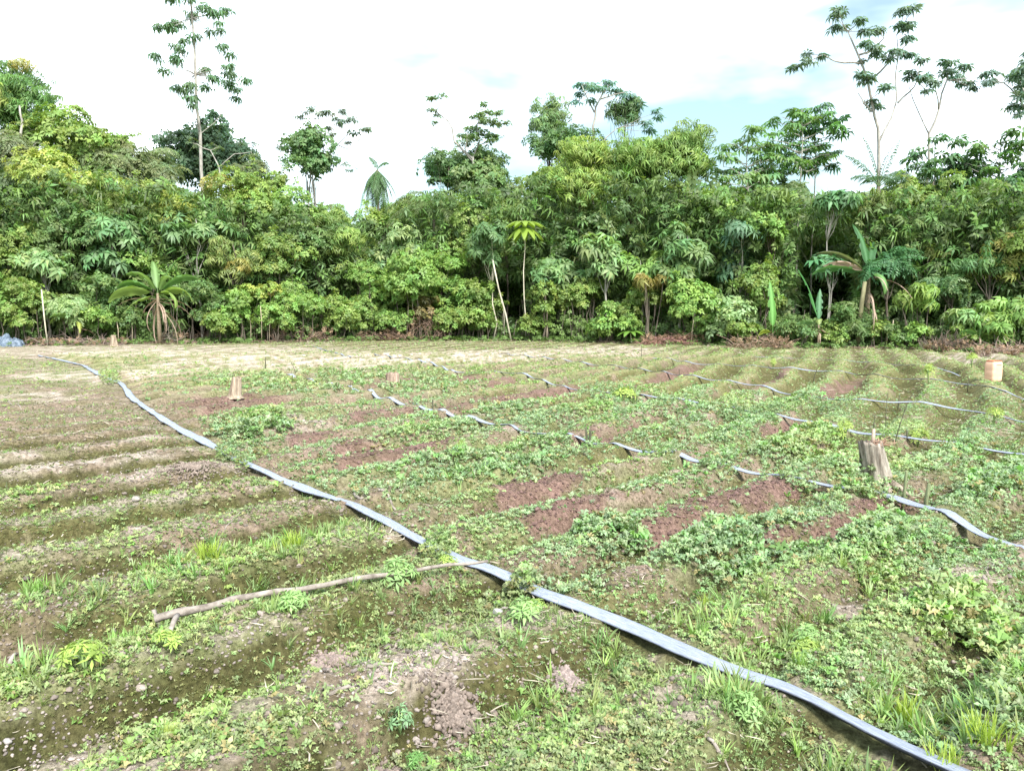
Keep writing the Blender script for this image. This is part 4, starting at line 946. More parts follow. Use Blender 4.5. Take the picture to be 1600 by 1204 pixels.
tree(1450, 330, 440, 130, 2.2, 'D', DPc, 'dark green tree with hanging leaves right of the tall banana plant', col2=(.2, .24, .06), p2=.25)
tree(1480, 430, 490, 120, 1.4, 'C', BLU, 'dark bluish feathery tree in the shade at the right', size=.34)
tree(1540, 370, 470, 110, 1.6, 'D', (.10, .19, .06), 'tree with hanging pale leaves above and left of the orange container', col2=(.26, .28, .07), p2=.3)
tree(1600, 330, 450, 120, 1.8, 'B', MID, 'green tree at the right edge halfway up the forest', **YL)
TIER = []
# canopy
tree(160, 192, 290, 140, 7.5, 'S', MID, 'fine-leaved tree joining the tall far left trees to the canopy, above the brightest crown', size=.26, lobes=26)
tree(255, 228, 310, 110, 8, 'C', (.18, .23, .10), 'feathery olive tree filling the skyline left of the round dark tree', size=.34, lobes=18)
tree(438, 262, 330, 90, 6.5, 'B', MID, 'canopy tree between the round dark tree and the narrow oval one', size=.22)
tree(735, 222, 310, 130, 9, 'B', (.13, .21, .07), 'dark wide crown behind the pale forked trunk', size=.24, dens=.9, lobes=28)
tree(1195, 262, 340, 110, 6.5, 'S', (.15, .23, .07), 'fine-leaved crown behind the stems of the twin tall umbrella trees', size=.24, dens=.8)
tree(1410, 268, 330, 120, 7, 'B', (.13, .20, .07), 'crown behind the palm with the V', size=.22, dens=.9)
tree(-20, 240, 350, 140, 4.5, 'C', (.10, .15, .06), 'greyish feathery tree at the left edge under the tall one', size=.4)
tree(45, 65, 250, 120, 9, 'D', (.13, .235, .065), 'tallest leafy tree at the far left, its top standing alone', size=.27, dens=.85, lobes=26, trunk_r=.14, bark=BARK, **YL)
tree(-5, 100, 200, 110, 8, 'D', (.23, .30, .07), 'yellow-green tree top cut by the left edge', size=.27, dens=.85, lobes=20)
tree(118, 160, 275, 150, 8, 'B', MID, 'dark dense tree right below the tallest one at the far left', size=.3)
tree(20, 190, 300, 130, 6, 'C', (.17, .21, .09), 'olive tree at the far left with pale bare branches', size=.4, dens=1.1, lobes=18)
tree(200, 210, 300, 130, 7, 'C', (.18, .22, .09), 'thin olive tree with pale spreading branches, left of the round dark one', size=.36, dens=.9, lobes=16)
tree(110, 225, 345, 210, 4, 'B', YGc, 'broad yellow-green tree crown on the left, the brightest one', size=.22, **YL)
tree(215, 262, 370, 130, 3.8, 'B', (.22, .29, .07), 'yellow-green tree right of the brightest broad crown', **YL)
tree(280, 290, 380, 110, 3.4, 'B', YGc, 'yellow-green tree left of the tall slender trunk', **YL)
tree(335, 182, 300, 190, 12, 'S', (.10, .165, .085), 'round dark tree behind the tall slender trunk', size=.30, dens=.85, lobes=40)
tree(385, 250, 370, 130, 3.6, 'B', (.20, .28, .06), 'mid canopy tree right of the tall slender trunk', **YL)
tree(400, 235, 300, 60, 8, 'C', (.12, .16, .06), 'pale thin-branched tree right of the round dark one', size=.36, dens=.5, bark=BARK)
tree(455, 290, 380, 110, 4, 'B', GRN, 'green canopy tree below the narrow oval tree')
tree(493, 186, 300, 84, 7, 'S', (.135, .225, .085), 'narrow oval tree standing above the canopy left of centre', size=.24, dens=.62, lobes=26, trunk_r=.09, bark=BARK)
tree(520, 300, 380, 80, 3.5, 'D', (.19, .27, .07), 'sloping green tree beside the gap in the skyline', **YL)
tree(590, 318, 380, 100, 3.6, 'S', MID, 'low canopy tree in the gap of the skyline', size=.26)
tree(640, 300, 360, 90, 5, 'B', MID, 'mid green canopy tree right of the hanging palm')
tree(700, 235, 310, 80, 7.5, 'B', (.08, .145, .05), 'dark tree left of the pale forked trunk', size=.32)
tree(760, 245, 340, 120, 6.5, 'S', (.14, .21, .07), 'fine-leaved dark canopy tree at the centre behind the umbrella sapling', size=.28)
tree(790, 300, 370, 90, 3.8, 'B', (.16, .24, .06), 'mid canopy tree above the pale leaning trunk')
tree(838, 245, 330, 90, 5.5, 'B', MID, 'green canopy tree left of the large central crown')
tree(858, 150, 225, 86, 10, 'D', (.155, .235, .085), 'airy rounded tree top above the canopy at centre right, left of the bluish sparse one', size=.26, dens=.62, lobes=20)
tree(880, 190, 270, 150, 8, 'B', (.10, .18, .06), 'dark crown below the airy rounded tree top', size=.26, dens=.8, lobes=30)
tree(972, 152, 205, 62, 9, 'D', (.10, .17, .06), 'small leafy top right of the bluish sparse tree', size=.26, dens=.6, lobes=14)
tree(900, 212, 345, 150, 3.6, 'D', (.23, .31, .07), 'large layered yellow-green crown in the centre right of the canopy', size=.24, lobes=26)
tree(985, 195, 320, 140, 4.2, 'D', (.18, .28, .065), 'layered green crown right of the large yellow-green one', size=.24, lobes=24)
tree(1060, 192, 300, 140, 4.6, 'D', (.18, .27, .065), 'flat-topped crown with a small hole of sky beneath it', size=.24, lobes=22)
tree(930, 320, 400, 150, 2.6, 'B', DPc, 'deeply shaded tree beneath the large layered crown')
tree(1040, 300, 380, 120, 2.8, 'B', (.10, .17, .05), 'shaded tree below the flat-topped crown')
tree(1120, 290, 380, 100, 3.6, 'S', GRN, 'fine-leaved green tree left of the vine-draped column', size=.24)
TIER.append((1160, 200, 300, 85, 4.5, BLU, 'blue-green umbrella-leaved tree rising above the canopy, left of the twin tall ones'))
TIER.append((1240, 165, 262, 95, 6, (.13, .235, .075), 'tall light green umbrella-leaved tree, the left of the twin tall ones'))
TIER.append((1262, 170, 250, 80, 7.5, (.09, .18, .08), 'tall darker umbrella-leaved tree, the right of the twin tall ones'))
tree(1225, 275, 330, 90, 5, 'C', (.12, .18, .06), 'feathery low canopy tree beneath the twin tall ones', size=.36)
tree(1345, 290, 360, 110, 3.2, 'D', (.14, .19, .05), 'canopy tree with orange-tinted leaves above the tall banana plant', col2=AUT, p2=.2)
TIER.append((1445, 212, 270, 60, 5, (.085, .16, .07), 'dark umbrella-leaved tree below the two leaning pale stems'))
tree(1440, 265, 340, 120, 3.6, 'B', MID, 'broad green canopy tree below the leaning pale stems', **YL)
TIER.append((1490, 240, 290, 70, 6, (.08, .15, .06), 'small dark umbrella-leaved top in the right skyline'))
TIER.append((1545, 205, 300, 90, 5, (.10, .185, .06), 'umbrella-leaved tree standing above the canopy near the right edge'))
tree(1520, 275, 360, 120, 3.4, 'B', GRN, 'green canopy tree with yellow patches near the right edge', **YL)
tree(1600, 240, 340, 100, 4.2, 'B', (.07, .14, .05), 'dark tree at the right edge of the skyline')
tree(1670, 250, 380, 130, 3.4, 'B', MID, 'green tree just leaving the right edge'); tree(-100, 250, 400, 150, 3.5, 'B', MID, 'green tree just leaving the left edge')

# forest interior, reads as one mass
def undergrowth():
    rg_ = np.random.default_rng(77); mb = MB(); n = 52000
    px = rg_.uniform(-350, 1950, n); off = 1.6 + 24 * rg_.random(n) ** 1.5
    d = np.interp(px, [-400, 0, 300, 600, 800, 1000, 1200, 1400, 1600, 2000], [31, 33, 35, 38.5, 38, 35, 32, 30.5, 28.3, 26]) + off
    top = np.interp(px, [-400, 0, 130, 240, 430, 500, 555, 600, 700, 850, 1000, 1130, 1200, 1300, 1420, 1950], [280, 285, 280, 300, 320, 340, 358, 345, 305, 290, 270, 300, 315, 325, 305, 300])
    top = top + (vn(px * .03, off * .4, 3) - .5) * 40
    zt = np.minimum(CH + d * np.tan(-PITCH + np.arctan((CY - top) / F)), 8.5); z = rg_.random(n) ** 1.1 * zt + .1
    hole = (np.abs(px - 1285) < 45) & (off < 13) & (z < 5.2); hole |= (np.abs(px - 320) < 30) & (off < 11) & (z < 2.2); hole |= (np.abs(px - 800) < 22) & (off < 11) & (z < 3.2) & (z > 1)
    k = ~hole; px, d, z, off = px[k], d[k], z[k], off[k]; m = len(px)
    P = np.stack([(px - CX) / F * d, d, z], -1); D = rg_.normal(0, .5, (m, 3)) + np.array([0, -.35, .7])
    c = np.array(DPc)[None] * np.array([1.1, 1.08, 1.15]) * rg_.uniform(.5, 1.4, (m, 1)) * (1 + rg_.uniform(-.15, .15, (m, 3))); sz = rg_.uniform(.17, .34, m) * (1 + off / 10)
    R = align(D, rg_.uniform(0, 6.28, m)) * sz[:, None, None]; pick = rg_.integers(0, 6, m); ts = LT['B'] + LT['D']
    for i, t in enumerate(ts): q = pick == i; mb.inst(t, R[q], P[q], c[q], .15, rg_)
    n = 9000; px = rg_.uniform(-150, 1750, n); off = rg_.uniform(.15, 2.2, n); d = np.array([fe(p) for p in px]) + off; zz_ = rg_.random(n) ** .8 * (.5 + .9 * vn(px * .035, off * .3, 12))
    k = (vn(px * .03, off * .5, 14) > .34) & ~((np.abs(px - 800) < 25)) & ~((np.abs(px - 310) < 18)); px, d, zz_ = px[k], d[k], zz_[k]; m = len(px); hue = vn(px * .02, d, 16)[:, None]
    c = (np.array([.11, .185, .06]) * (1 - hue) + np.array([.20, .29, .09]) * hue) * rg_.uniform(.6, 1.3, (m, 1)); sz = rg_.uniform(.08, .20, m); pick = rg_.integers(0, 6, m); ts = LT['S'] + LT['B']
    R = align(rg_.normal(0, .45, (m, 3)) + np.array([0, -.4, .8]), rg_.uniform(0, 6.28, m)) * sz[:, None, None]; P = np.stack([(px - CX) / F * d, d, zz_ + .05], -1)
    for i, t in enumerate(ts): q = pick == i; mb.inst(t, R[q], P[q], c[q], .15, rg_)
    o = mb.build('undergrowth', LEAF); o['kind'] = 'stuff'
    # low plants and litter along the foot of the forest
    mb = MB(); n = 5200; px = rg_.uniform(-150, 1750, n); off = rg_.normal(.1, .45, n); d = np.array([fe(p) for p in px]) + off; x = (px - CX) / F * d
    k = vn(px * .02, off, 8) > .38; x, d = x[k], d[k]; m = len(x); sz = rg_.uniform(.06, .17, m); c = np.array([.13, .21, .055])[None] * rg_.uniform(.5, 1.4, (m, 1))
    R = align(rg_.normal(0, .4, (m, 3)) + np.array([0, -.3, 1]), rg_.uniform(0, 6, m)) * sz[:, None, None]; P = np.stack([x, d, H(x, d) + rg_.uniform(.02, .22, m)], -1)
    for i, t in enumerate(LT['B']): q = rg_.integers(0, 3, m) == i; mb.inst(t, R[q], P[q], c[q], .15, rg_)
    o = mb.build('edge_ground_cover', LEAF); o['kind'] = 'stuff'
    # thin dry stems standing in the shade under the leaves
    mb = MB()
    for i in range(330):
        p = rg_.uniform(-100, 1700); dd = fe(p) + rg_.uniform(.1, 2.2); xx = Wx(p, dd); h = rg_.uniform(.5, 2.0); ln = rg_.normal(0, .25, 2) * h * .6
        g_ = rg_.uniform(.10, .34); mb.tube([(xx, dd, 0), (xx + ln[0] * .4 + rg_.normal(0, .03), dd + ln[1] * .4, h * .5), (xx + ln[0], dd + ln[1], h)], [.014, .011, .006], (g_, g_ * .85, g_ * .7), 4, cap=False)
    o = mb.build('undergrowth_stems', TWIG); o['kind'] = 'stuff'
    # dead leaves on the forest floor
    mb = MB(); n = 9000; px = rg_.uniform(-150, 1750, n); d = np.array([fe(p) for p in px]) + np.abs(rg_.normal(0, .9, n)) - .35; x = (px - CX) / F * d
    c = np.array([.26, .19, .14])[None] * rg_.uniform(.4, 1.5, (n, 1)); sz = rg_.uniform(.05, .16, n)
    R = align(rg_.normal(0, .5, (n, 3)) + np.array([0, -.2, 1]), rg_.uniform(0, 6, n)) * sz[:, None, None]
    mb.inst(GT[0], R, np.stack([x, d, H(x, d) + .01], -1), c, .2, rg_); o = mb.build('leaf_litter', DRY); o['kind'] = 'stuff'
undergrowth()

# heaps and thickets of dead branches
def brush(px, py, w, h, off, label, col, n=150, up=.25, cat='brush heap', name='brush_heap', leafy=0):
    rg_ = np.random.default_rng(px); x0, y0 = ground_pt(px, py); y0 += off; x0 = Wx(px, y0); s = y0 / F; mb = MB(); a = w / 2 * s; hh = h * s
    for i in range(n):
        u = rg_.uniform(-1, 1); v = rg_.uniform(-.5, .5); top = hh * (1 - abs(u) ** 2) * rg_.uniform(.1, 1)
        ang = rg_.uniform(0, 6.28); l = rg_.uniform(.25, .8); el = rg_.normal(up, .25)
        dr = np.array([cos(ang) * cos(el), sin(ang) * cos(el), sin(el)]) * l; p = np.array([u * a, v * a * .5, top * .55]); g_ = rg_.uniform(.5, 1.25)
        pts = [p, p + dr * .5 + rg_.normal(0, .05, 3), p + dr + rg_.normal(0, .08, 3)]
        for q in pts: q[2] = max(q[2], .01)
        mb.tube(pts, [.011, .008, .004], np.array(col) * g_, 4, cap=False)
    root = empty(name, (x0, y0, Hs(x0, y0))); tag(root, label, cat); mb.build('dead_branches', TWIG, root)
    mb = MB(); m = int(n * (.8 + leafy)); P = np.stack([rg_.uniform(-a, a, m), rg_.uniform(-.3, .3, m) * a, rg_.random(m) * hh * .7], -1)
    leaves_c = np.array([.30, .2, .13])[None] * rg_.uniform(.5, 1.4, (m, 1)); R = align(rg_.normal(0, 1, (m, 3)), rg_.uniform(0, 6, m)) * rg_.uniform(.05, .13, m)[:, None, None]
    mb.inst(LT['B'][0], R, P, leaves_c, .2, rg_); mb.build('dry_leaves', DRY, root)
    return root
RB = (.40, .27, .21); GB = (.45, .38, .31)
brush(450, 533, 150, 34, .1, 'low heap of brown dead branches at the forest edge left of centre', RB, 190)
r0 = brush(492, 532, 40, 30, .0, 'pale broken branch leaning on the brown heap left of centre', GB, 6, name='broken_branch', cat='dead branch')
mb = MB(); mb.tube([(-.55, 0, .85), (-.1, 0, .4), (.25, 0, .03)], [.05, .06, .05], (.85, .7, .5), 8); mb.build('branch', TWIG, r0)
brush(650, 532, 100, 60, .3, 'tangled brown vine thicket with upright dead stems at the centre left', RB, 240, up=.9, name='vine_thicket', cat='thicket')
brush(600, 532, 90, 20, .0, 'low reddish brush left of the vine thicket', RB, 110)
brush(1050, 538, 95, 22, -.1, 'reddish heap of cut brush below the forest, centre right', (.46, .26, .22), 240, up=.05)
brush(230, 536, 130, 22, .2, 'grey-brown dead stems at the foot of the large banana plant', GB, 150)
brush(120, 540, 150, 16, .2, 'low brown litter of branches right of the blue-grey plastic sheet', (.36, .27, .24), 130)
brush(310, 530, 120, 14, .1, 'thin dark line of dead branches right of the large banana plant', (.30, .22, .16), 110)
brush(1190, 545, 90, 26, .3, 'dry banana leaves and stems under the upright banana leaf', (.42, .30, .22), 130)
brush(1575, 556, 110, 30, .1, 'grey-brown brush heap behind the orange container', (.45, .34, .28), 220)
brush(1480, 550, 70, 26, .5, 'dark tangle of stems left of the brush behind the container', (.22, .17, .14), 120, up=.7)
brush(880, 530, 120, 30, .6, 'dark brown stems in the hollow at the forest foot, centre', (.26, .18, .15), 200, up=.6)

# single bare trunks at the edge
def bare(pts, off, r, label, col, mat=TWIG, cat='sapling', name='leafless_sapling'):
    d = fe(pts[0][0]) + off; x0 = Wx(pts[0][0], d); z0 = Hs(x0, d); mb = MB(); P = [(Wx(p[0], d) - x0, 0, max(Wz(p[1], d) - z0, -.05)) for p in pts]; P[0] = (0, 0, -.05)
    mb.tube(P, [r * (1 - .35 * i / len(P)) for i in range(len(P))], (1, 1, 1), 7, rough=.1, rng=np.random.default_rng(5)); o = mb.build(name, mat, smooth=True); o.location = (x0, d, z0); o.color = (*col, 1); tag(o, label, cat)
PT = surf_mat('pale_stem', (.34, .30, .22), (.62, .56, .44), 8, .85, (1, 1, .3), .3)
bare([(75, 535), (72, 500), (70, 452)], -.6, .032, 'tall straight pale stake standing at the far left forest edge', (1, 1, 1), PT, 'stake', 'bare_stake')
bare([(799, 524), (790, 490), (779, 450), (770, 405)], -.3, .042, 'pale leaning trunk in front of the dark hollow at the centre', (1, 1, 1), PT)
bare([(789, 522), (787, 480), (783, 470)], .0, .022, 'thin second stem left of the pale leaning trunk', (1, 1, 1), PT)
for i, (a, b, lb) in enumerate([(378, 485, 'left of three thin pale stems under the rounded small-leaved bush'), (392, 488, 'middle of three thin pale stems under the rounded small-leaved bush'), (409, 478, 'leaning third pale stem right under the rounded small-leaved bush'), (421, 494, 'thin pale stem left of the brown branch heap'),
      (636, 490, 'left upright dead stem in the vine thicket'), (646, 470, 'tall upright dead stem in the middle of the vine thicket'), (854, 490, 'thin pale stem standing in front of the hollow at centre right'), (1385, 505, 'left of two thin stems in the shade at the right'), (1392, 500, 'right of two thin stems in the shade at the right'),
      (185, 500, 'thin stem left of the large banana plant'), (207, 495, 'grey stem just left of the large banana plant'), (1080, 500, 'thin fork-like stem above the right end of the reddish brush heap')]):
    bare([(a, 530), (a + 1, (530 + b) / 2), (a + (2, -1, 0, 3)[i % 4], b)], .0, .018, lb, (.95, .85, .8), PT)
o = bare([(1340, 545), (1343, 480), (1347, 440)], .4, .10, 'thick shaded mossy trunk below the tall banana leaf', (.35, .36, .25), PT, 'dead tree', 'dead_tree')

# ---------------- sparse emergent trees drawn limb by limb; greyed blue leaf colours hold painted haze
def sparse_tree(off, limbs, clumps, kind, size, col, label, r=.09, bark=BARK, fix=None, n_=9, sc=1., ox=0, oy=0, flat=.5):
    TCOUNT[0] += 1; rg_ = np.random.default_rng(2000 + TCOUNT[0])
    tr = lambda p: (ox + p[0] * sc, oy + p[1] * sc)
    b0 = tr(limbs[0][0]); d = fe(b0[0]) + off; x0 = Wx(b0[0], d); z0 = Hs(x0, d) - .05
    root = empty('tree', (x0, d, z0)); tag(root, label, 'tree'); dy = {}
    def P3(p, depth=0): q = tr(p); return np.array([Wx(q[0], d) - x0, depth, Wz(q[1], d) - z0])
    tb = MB()
    for i, lm in enumerate(limbs):
        pts = [P3(p, 0 if i == 0 else .5 * sin(i * 2.3) * j / len(lm)) for j, p in enumerate(lm)]
        if i == 0: pts = [np.array([pts[0][0], 0, -.05])] + pts
        rr = r if i == 0 else r * .5
        fine = [pts[0]]
        for a, b in zip(pts[:-1], pts[1:]): fine += [a * .5 + b * .5 + rg_.normal(0, .04, 3), b]
        tb.tube(fine, [max(rr * (1 - .75 * q / len(fine)), .012) for q in range(len(fine))], (1, 1, 1), 7)
    mb = MB(); allp = [P3(p, .5 * sin(i * 2.3) * j / len(lm)) for i, lm in enumerate(limbs) for j, p in enumerate(lm)]
    for c in clumps:
        rad = (c[2] if len(c) > 2 else 22) * sc / F * d; p = P3(c[:2], rg_.uniform(-1, 1)); n = int((c[3] if len(c) > 3 else n_))
        q = min(allp, key=lambda t: np.linalg.norm((t - p) * np.array([1, 1, 1 if t[2] < p[2] else 1.6])))
        tb.tube(limb_pts(rg_, q, p, 3, .07), [.022, .018, .014, .008], (1, 1, 1), 4, cap=False)
        k = rnd_dir(rg_, n, -.7) * rad * rg_.uniform(.3, 1, (n, 1)) * np.array([1, 1, flat]) + p
        leaves_on(mb, rg_, kind, k, rg_.normal(0, .3, (n, 3)) + np.array([0, 0, 1]), size, col)
        for e in k[::2]: tb.tube([p, e], [.010, .005], (1, 1, 1), 3, cap=False)
    tb.build('trunk', bark, root, True); mb.build('crown', LEAF, root)
Zs = .4651
sparse_tree(8, [[(705, 1000), (703, 700), (700, 450), (692, 250), (688, 60), (684, -60)]],
  [(610,60,26,12),(590,95,20,9),(665,35,26,12),(640,10,26,12),(700,10,22,10),(780,15,30,12),(770,50,28,12),(740,40,20,8),(630,110,24,10),(695,122,22,10),(650,130,18,7),(730,95,14,4),(760,86,14,5),(796,102,14,5),(630,155,18,8),(655,175,22,9),(800,170,16,6),(808,185,18,7),(575,195,16,7),(585,210,14,4),(620,203,18,8),(648,213,20,8),(705,225,22,9),(612,250,14,5),(605,280,20,8),(640,293,24,10),(690,295,22,10),(720,288,24,10),(755,262,26,11),(790,240,26,11),(820,240,20,9),(848,258,18,8),(795,280,24,10),(815,300,22,9),(810,325,18,7),(688,345,20,9),(700,370,14,5),(690,330,14,5)],
  'D', .32, (.12, .20, .10), 'very tall slender tree with tiers of drooping leaf tufts, reaching the top of the photo', r=.13, sc=Zs, flat=.45)
sparse_tree(6, [[(433, 640), (428, 480), (410, 390), (382, 270), (348, 185), (312, 105)], [(428, 478), (468, 395), (485, 330), (487, 175), (480, 110)], [(358, 214), (300, 214), (262, 210), (225, 192)], [(400, 375), (375, 345), (360, 310)], [(484, 345), (520, 310), (545, 270)], [(385, 275), (450, 205), (480, 175)], [(350, 185), (410, 150), (440, 120)]],
  [(250,62,20,7),(275,50,20,7),(300,80,26,11),(325,92,20,8),(355,118,20,8),(378,135,20,8),(378,180,26,11),(400,190,20,8),(340,270,22,8),(352,285,22,8),(365,205,14,4),(415,310,26,10),(405,340,22,8),(425,350,22,8),(436,195,22,8),(420,215,14,4),(440,80,22,9),(465,60,24,10),(490,52,20,8),(465,105,26,10),(490,95,20,8),(500,140,26,11),(515,165,20,7),(545,170,24,9),(555,200,24,9),(530,230,20,7),(550,245,24,9),(575,290,24,9),(560,270,24,9),(590,300,20,6),(205,172,22,7),(225,190,14,4),(165,205,20,6),(180,215,18,5)],
  'P', .33, (.13, .20, .14), 'tall pale-trunked tree with widely spread umbrella-leaf tufts against the sky, right', r=.10, sc=Zs, ox=1160, fix=1, flat=.5)  # leaf colour paled to blue-grey to paint in haze
sparse_tree(7, [[(592, 640), (590, 450), (620, 365), (640, 270), (645, 235)], [(590, 450), (560, 380), (526, 285)], [(618, 370), (600, 310), (590, 285)]],
  [(620,218,26,9),(640,240,28,11),(665,240,22,9),(690,250,24,9),(712,270,26,10),(735,262,20,7),(745,290,20,7),(720,295,18,6),(770,262,18,6),(610,235,18,6),(530,280,18,5)], 'P', .33, (.13, .20, .14), 'two-stemmed pale leaning tree with small leaf tufts, right of the tall spread tree', r=.075, sc=Zs, ox=1160)
sparse_tree(7, [[(945, 640), (940, 500), (915, 400), (898, 340), (880, 280)], [(915, 400), (935, 330), (945, 240), (950, 170)], [(905, 370), (860, 320), (815, 285), (780, 270)]],
  [(800,262,20,7),(830,270,22,8),(862,250,26,10),(880,265,22,9),(890,230,20,8),(905,240,22,9),(930,215,24,9),(945,160,22,9),(925,190,16,5),(960,200,24,9),(845,340,24,9),(870,355,22,8),(890,325,26,10),(905,370,24,9),(920,300,24,10),(940,280,26,10),(960,330,26,10),(925,345,22,8),(860,300,16,5),(890,380,18,6),(980,260,30,10),(1000,180,30,10)], 'P', .33, (.13, .20, .14), 'pale-stemmed spreading tree cut by the right edge above the skyline', r=.085, sc=Zs, ox=1160)
Z3 = .3986
sparse_tree(8, [[(318, 700), (316, 380), (308, 300), (318, 220), (345, 165), (370, 130)], [(314, 240), (280, 165), (265, 125)], [(318, 390), (360, 340), (395, 310)], [(300, 400), (230, 340), (190, 310)], [(330, 190), (390, 170), (430, 160)]],
  [(262,118,24,8),(255,150,20,6),(285,130,24,8),(255,185,20,6),(290,165,22,7),(320,120,24,8),(320,155,24,7),(350,150,22,7),(370,122,26,9),(395,150,22,7),(420,155,24,8),(440,175,24,8),(465,185,24,8),(485,205,20,6),(540,255,22,6),(520,272,18,5),(520,310,22,7),(545,270,16,4),(300,195,18,5)], 'P', .34, (.14, .25, .20), 'sparse bluish tree top with pale upright stem in the centre right skyline', r=.10, sc=Z3, ox=800, oy=80)  # bluish leaf tone includes painted haze
Z2 = .3822
sparse_tree(7, [[(893, 700), (893, 500), (890, 385), (835, 335), (812, 290), (795, 235), (745, 195)], [(890, 385), (912, 330), (908, 240)], [(890, 400), (860, 350), (870, 290)], [(893, 470), (925, 440), (935, 380)]],
  [(860,290,34,14),(890,260,40,20),(920,225,40,20),(950,250,40,18),(975,290,36,16),(930,290,40,16),(850,320,30,10),(900,310,36,14),(965,320,30,12),(985,260,26,9),(730,150,18,7),(720,180,20,7),(745,200,16,5),(775,148,18,6),(735,240,16,5),(940,150,18,6),(970,190,22,7),(1000,215,20,7),(1022,235,18,5),(950,190,20,6)], 'B', .28, (.15, .22, .10), 'tree with a pale forked trunk and rounded open crown in the centre skyline', r=.10, sc=Z2, ox=400, oy=100)
sparse_tree(9, [[(255, 700), (250, 480), (300, 400), (350, 330), (390, 290)], [(290, 410), (270, 300), (260, 220)], [(340, 340), (330, 260), (330, 220)], [(250, 470), (180, 400), (140, 350)], [(350, 330), (400, 350), (430, 320)]],
  [(190,205,20,6),(215,190,16,4),(250,185,24,8),(280,200,24,8),(310,195,24,8),(330,215,24,8),(365,195,24,7),(350,240,22,7),(400,245,24,7),(430,240,20,6),(455,265,22,7),(480,270,18,6),(410,280,20,5),(310,250,22,6),(330,300,20,5),(380,410,16,4),(400,435,16,4),(130,345,18,5),(110,335,14,3),(380,310,16,4)], 'P', .30, (.17, .22, .17), 'sparse flat-topped tree with tiny leaf tufts behind the narrow oval tree', r=.07, sc=Z2, ox=400, oy=100)
sparse_tree(7, [[(48, 400), (50, 250), (56, 190), (53, 165)], [(52, 250), (80, 215), (120, 205)], [(50, 230), (20, 240), (0, 250)]], [(60, 200, 16, 5), (115, 205, 20, 6), (140, 215, 20, 6)], 'C', .3, (.12, .17, .07), 'pale bare trunk with spreading limbs inside the far left trees', r=.12)
sparse_tree(5, [[(360, 420), (355, 300), (352, 260), (340, 235), (320, 225)], [(352, 262), (375, 240), (400, 236)], [(240, 300), (215, 268), (185, 262)]], [(345, 225, 14, 4), (400, 240, 14, 4), (310, 222, 14, 3), (190, 262, 14, 4)], 'C', .3, (.14, .19, .07), 'pale crooked bare branches right of the tall slender trunk', r=.055)

for q_, (px, yt, yb, w, off, col, lb) in enumerate(TIER):      # umbrella-leaved trees: leaf tufts in tiers round an upright stem
    rg_ = np.random.default_rng(px); cl = [(px, yt + 6, 16, 8)]; lm = [[(px, 400), (px + 2, yb), (px, yt + 8)]]; nt_ = max(3, int((yb - yt) / 17))
    for t in range(nt_):
        y_ = yt + 8 + (yb - yt) * (t + .6) / nt_; hw = w / 2 * (.55 + .45 * sin(pi * (t + .8) / (nt_ + .6)))
        for sgn in (-1, 1):
            for f in ((.55, 1.0) if hw > 28 else (.8,)): xx = px + sgn * hw * f * rg_.uniform(.8, 1.08); yy = y_ + rg_.uniform(-7, 7) + 5 * f; cl.append((xx, yy, 15, 6)); lm.append([(px, min(yy + 12, yb)), ((px + xx) / 2, yy + 5), (xx, yy)])
        cl.append((px + rg_.uniform(-8, 8), y_, 15, 6))
    sparse_tree(off, lm, cl, 'P', .40, tuple(np.array(col) * 1.1), lb, r=.05)

# ---------------- lime umbrella sapling and the cassava-like top of the leaning stem
def rosette(px, ytop, off, r_px, label, col, nleaf=11, tiers=2, stem_r=.035, ybase=522):
    TCOUNT[0] += 1; rg_ = np.random.default_rng(3000 + TCOUNT[0]); d = fe(px) + off; x0 = Wx(px, d); z0 = Hs(x0, d) - .03; zt = Wz(ytop, d) - z0; R0 = r_px / F * d
    root = empty('sapling', (x0, d, z0)); tag(root, label, 'sapling'); tb = MB(); tb.tube(limb_pts(rg_, (0.05, 0, 0), (0, 0, zt), 5, .015), [stem_r * (1 - .1 * i) for i in range(6)], (1, 1, 1), 7); tb.build('trunk', PT, root, True)
    for t in range(tiers):
        for i in range(nleaf):
            a = 2 * pi * i / nleaf + t; mb = MB(); L0 = R0 * rg_.uniform(.85, 1.1); el = .55 - .45 * t; P = []; n = 7
            for q in range(n + 1):
                u = q / n; P.append(np.array([cos(a) * L0 * u, sin(a) * L0 * u, zt + L0 * (el * u - .75 * u * u) - t * .18]))
            V = []; T = []; sd_ = np.array([-sin(a), cos(a), 0])
            for q, p in enumerate(P):
                w_ = L0 * .16 * sin(pi * min(1, .12 + .88 * q / n)) ** .7 * (1 if q < n else .1); V += [p - sd_ * w_ + [0, 0, -.02], p + [0, 0, .015], p + sd_ * w_ + [0, 0, -.02]]
            for q in range(n): b = q * 3; T += [(b, b + 1, b + 4), (b, b + 4, b + 3), (b + 1, b + 2, b + 5), (b + 1, b + 5, b + 4)]
            mb.add(V, T, np.array(col) * rg_.uniform(.85, 1.15)); mb.build('leaf', LEAF, root)
rosette(820, 350, .3, 32, 'lime green umbrella-shaped sapling on a thin straight trunk at the centre', (.24, .34, .05), 12)
rosette(985, 520, -.1, 26, 'broad-leaved ground rosette above the reddish brush heap', (.16, .30, .05), 9, 1, ybase=530)
tree(768, 325, 425, 62, .2, 'P', (.11, .195, .07), 'grey-green hanging umbrella leaves at the top of the pale leaning trunk', size=.36, dens=.7, trunk_r=.035, bark=PT)

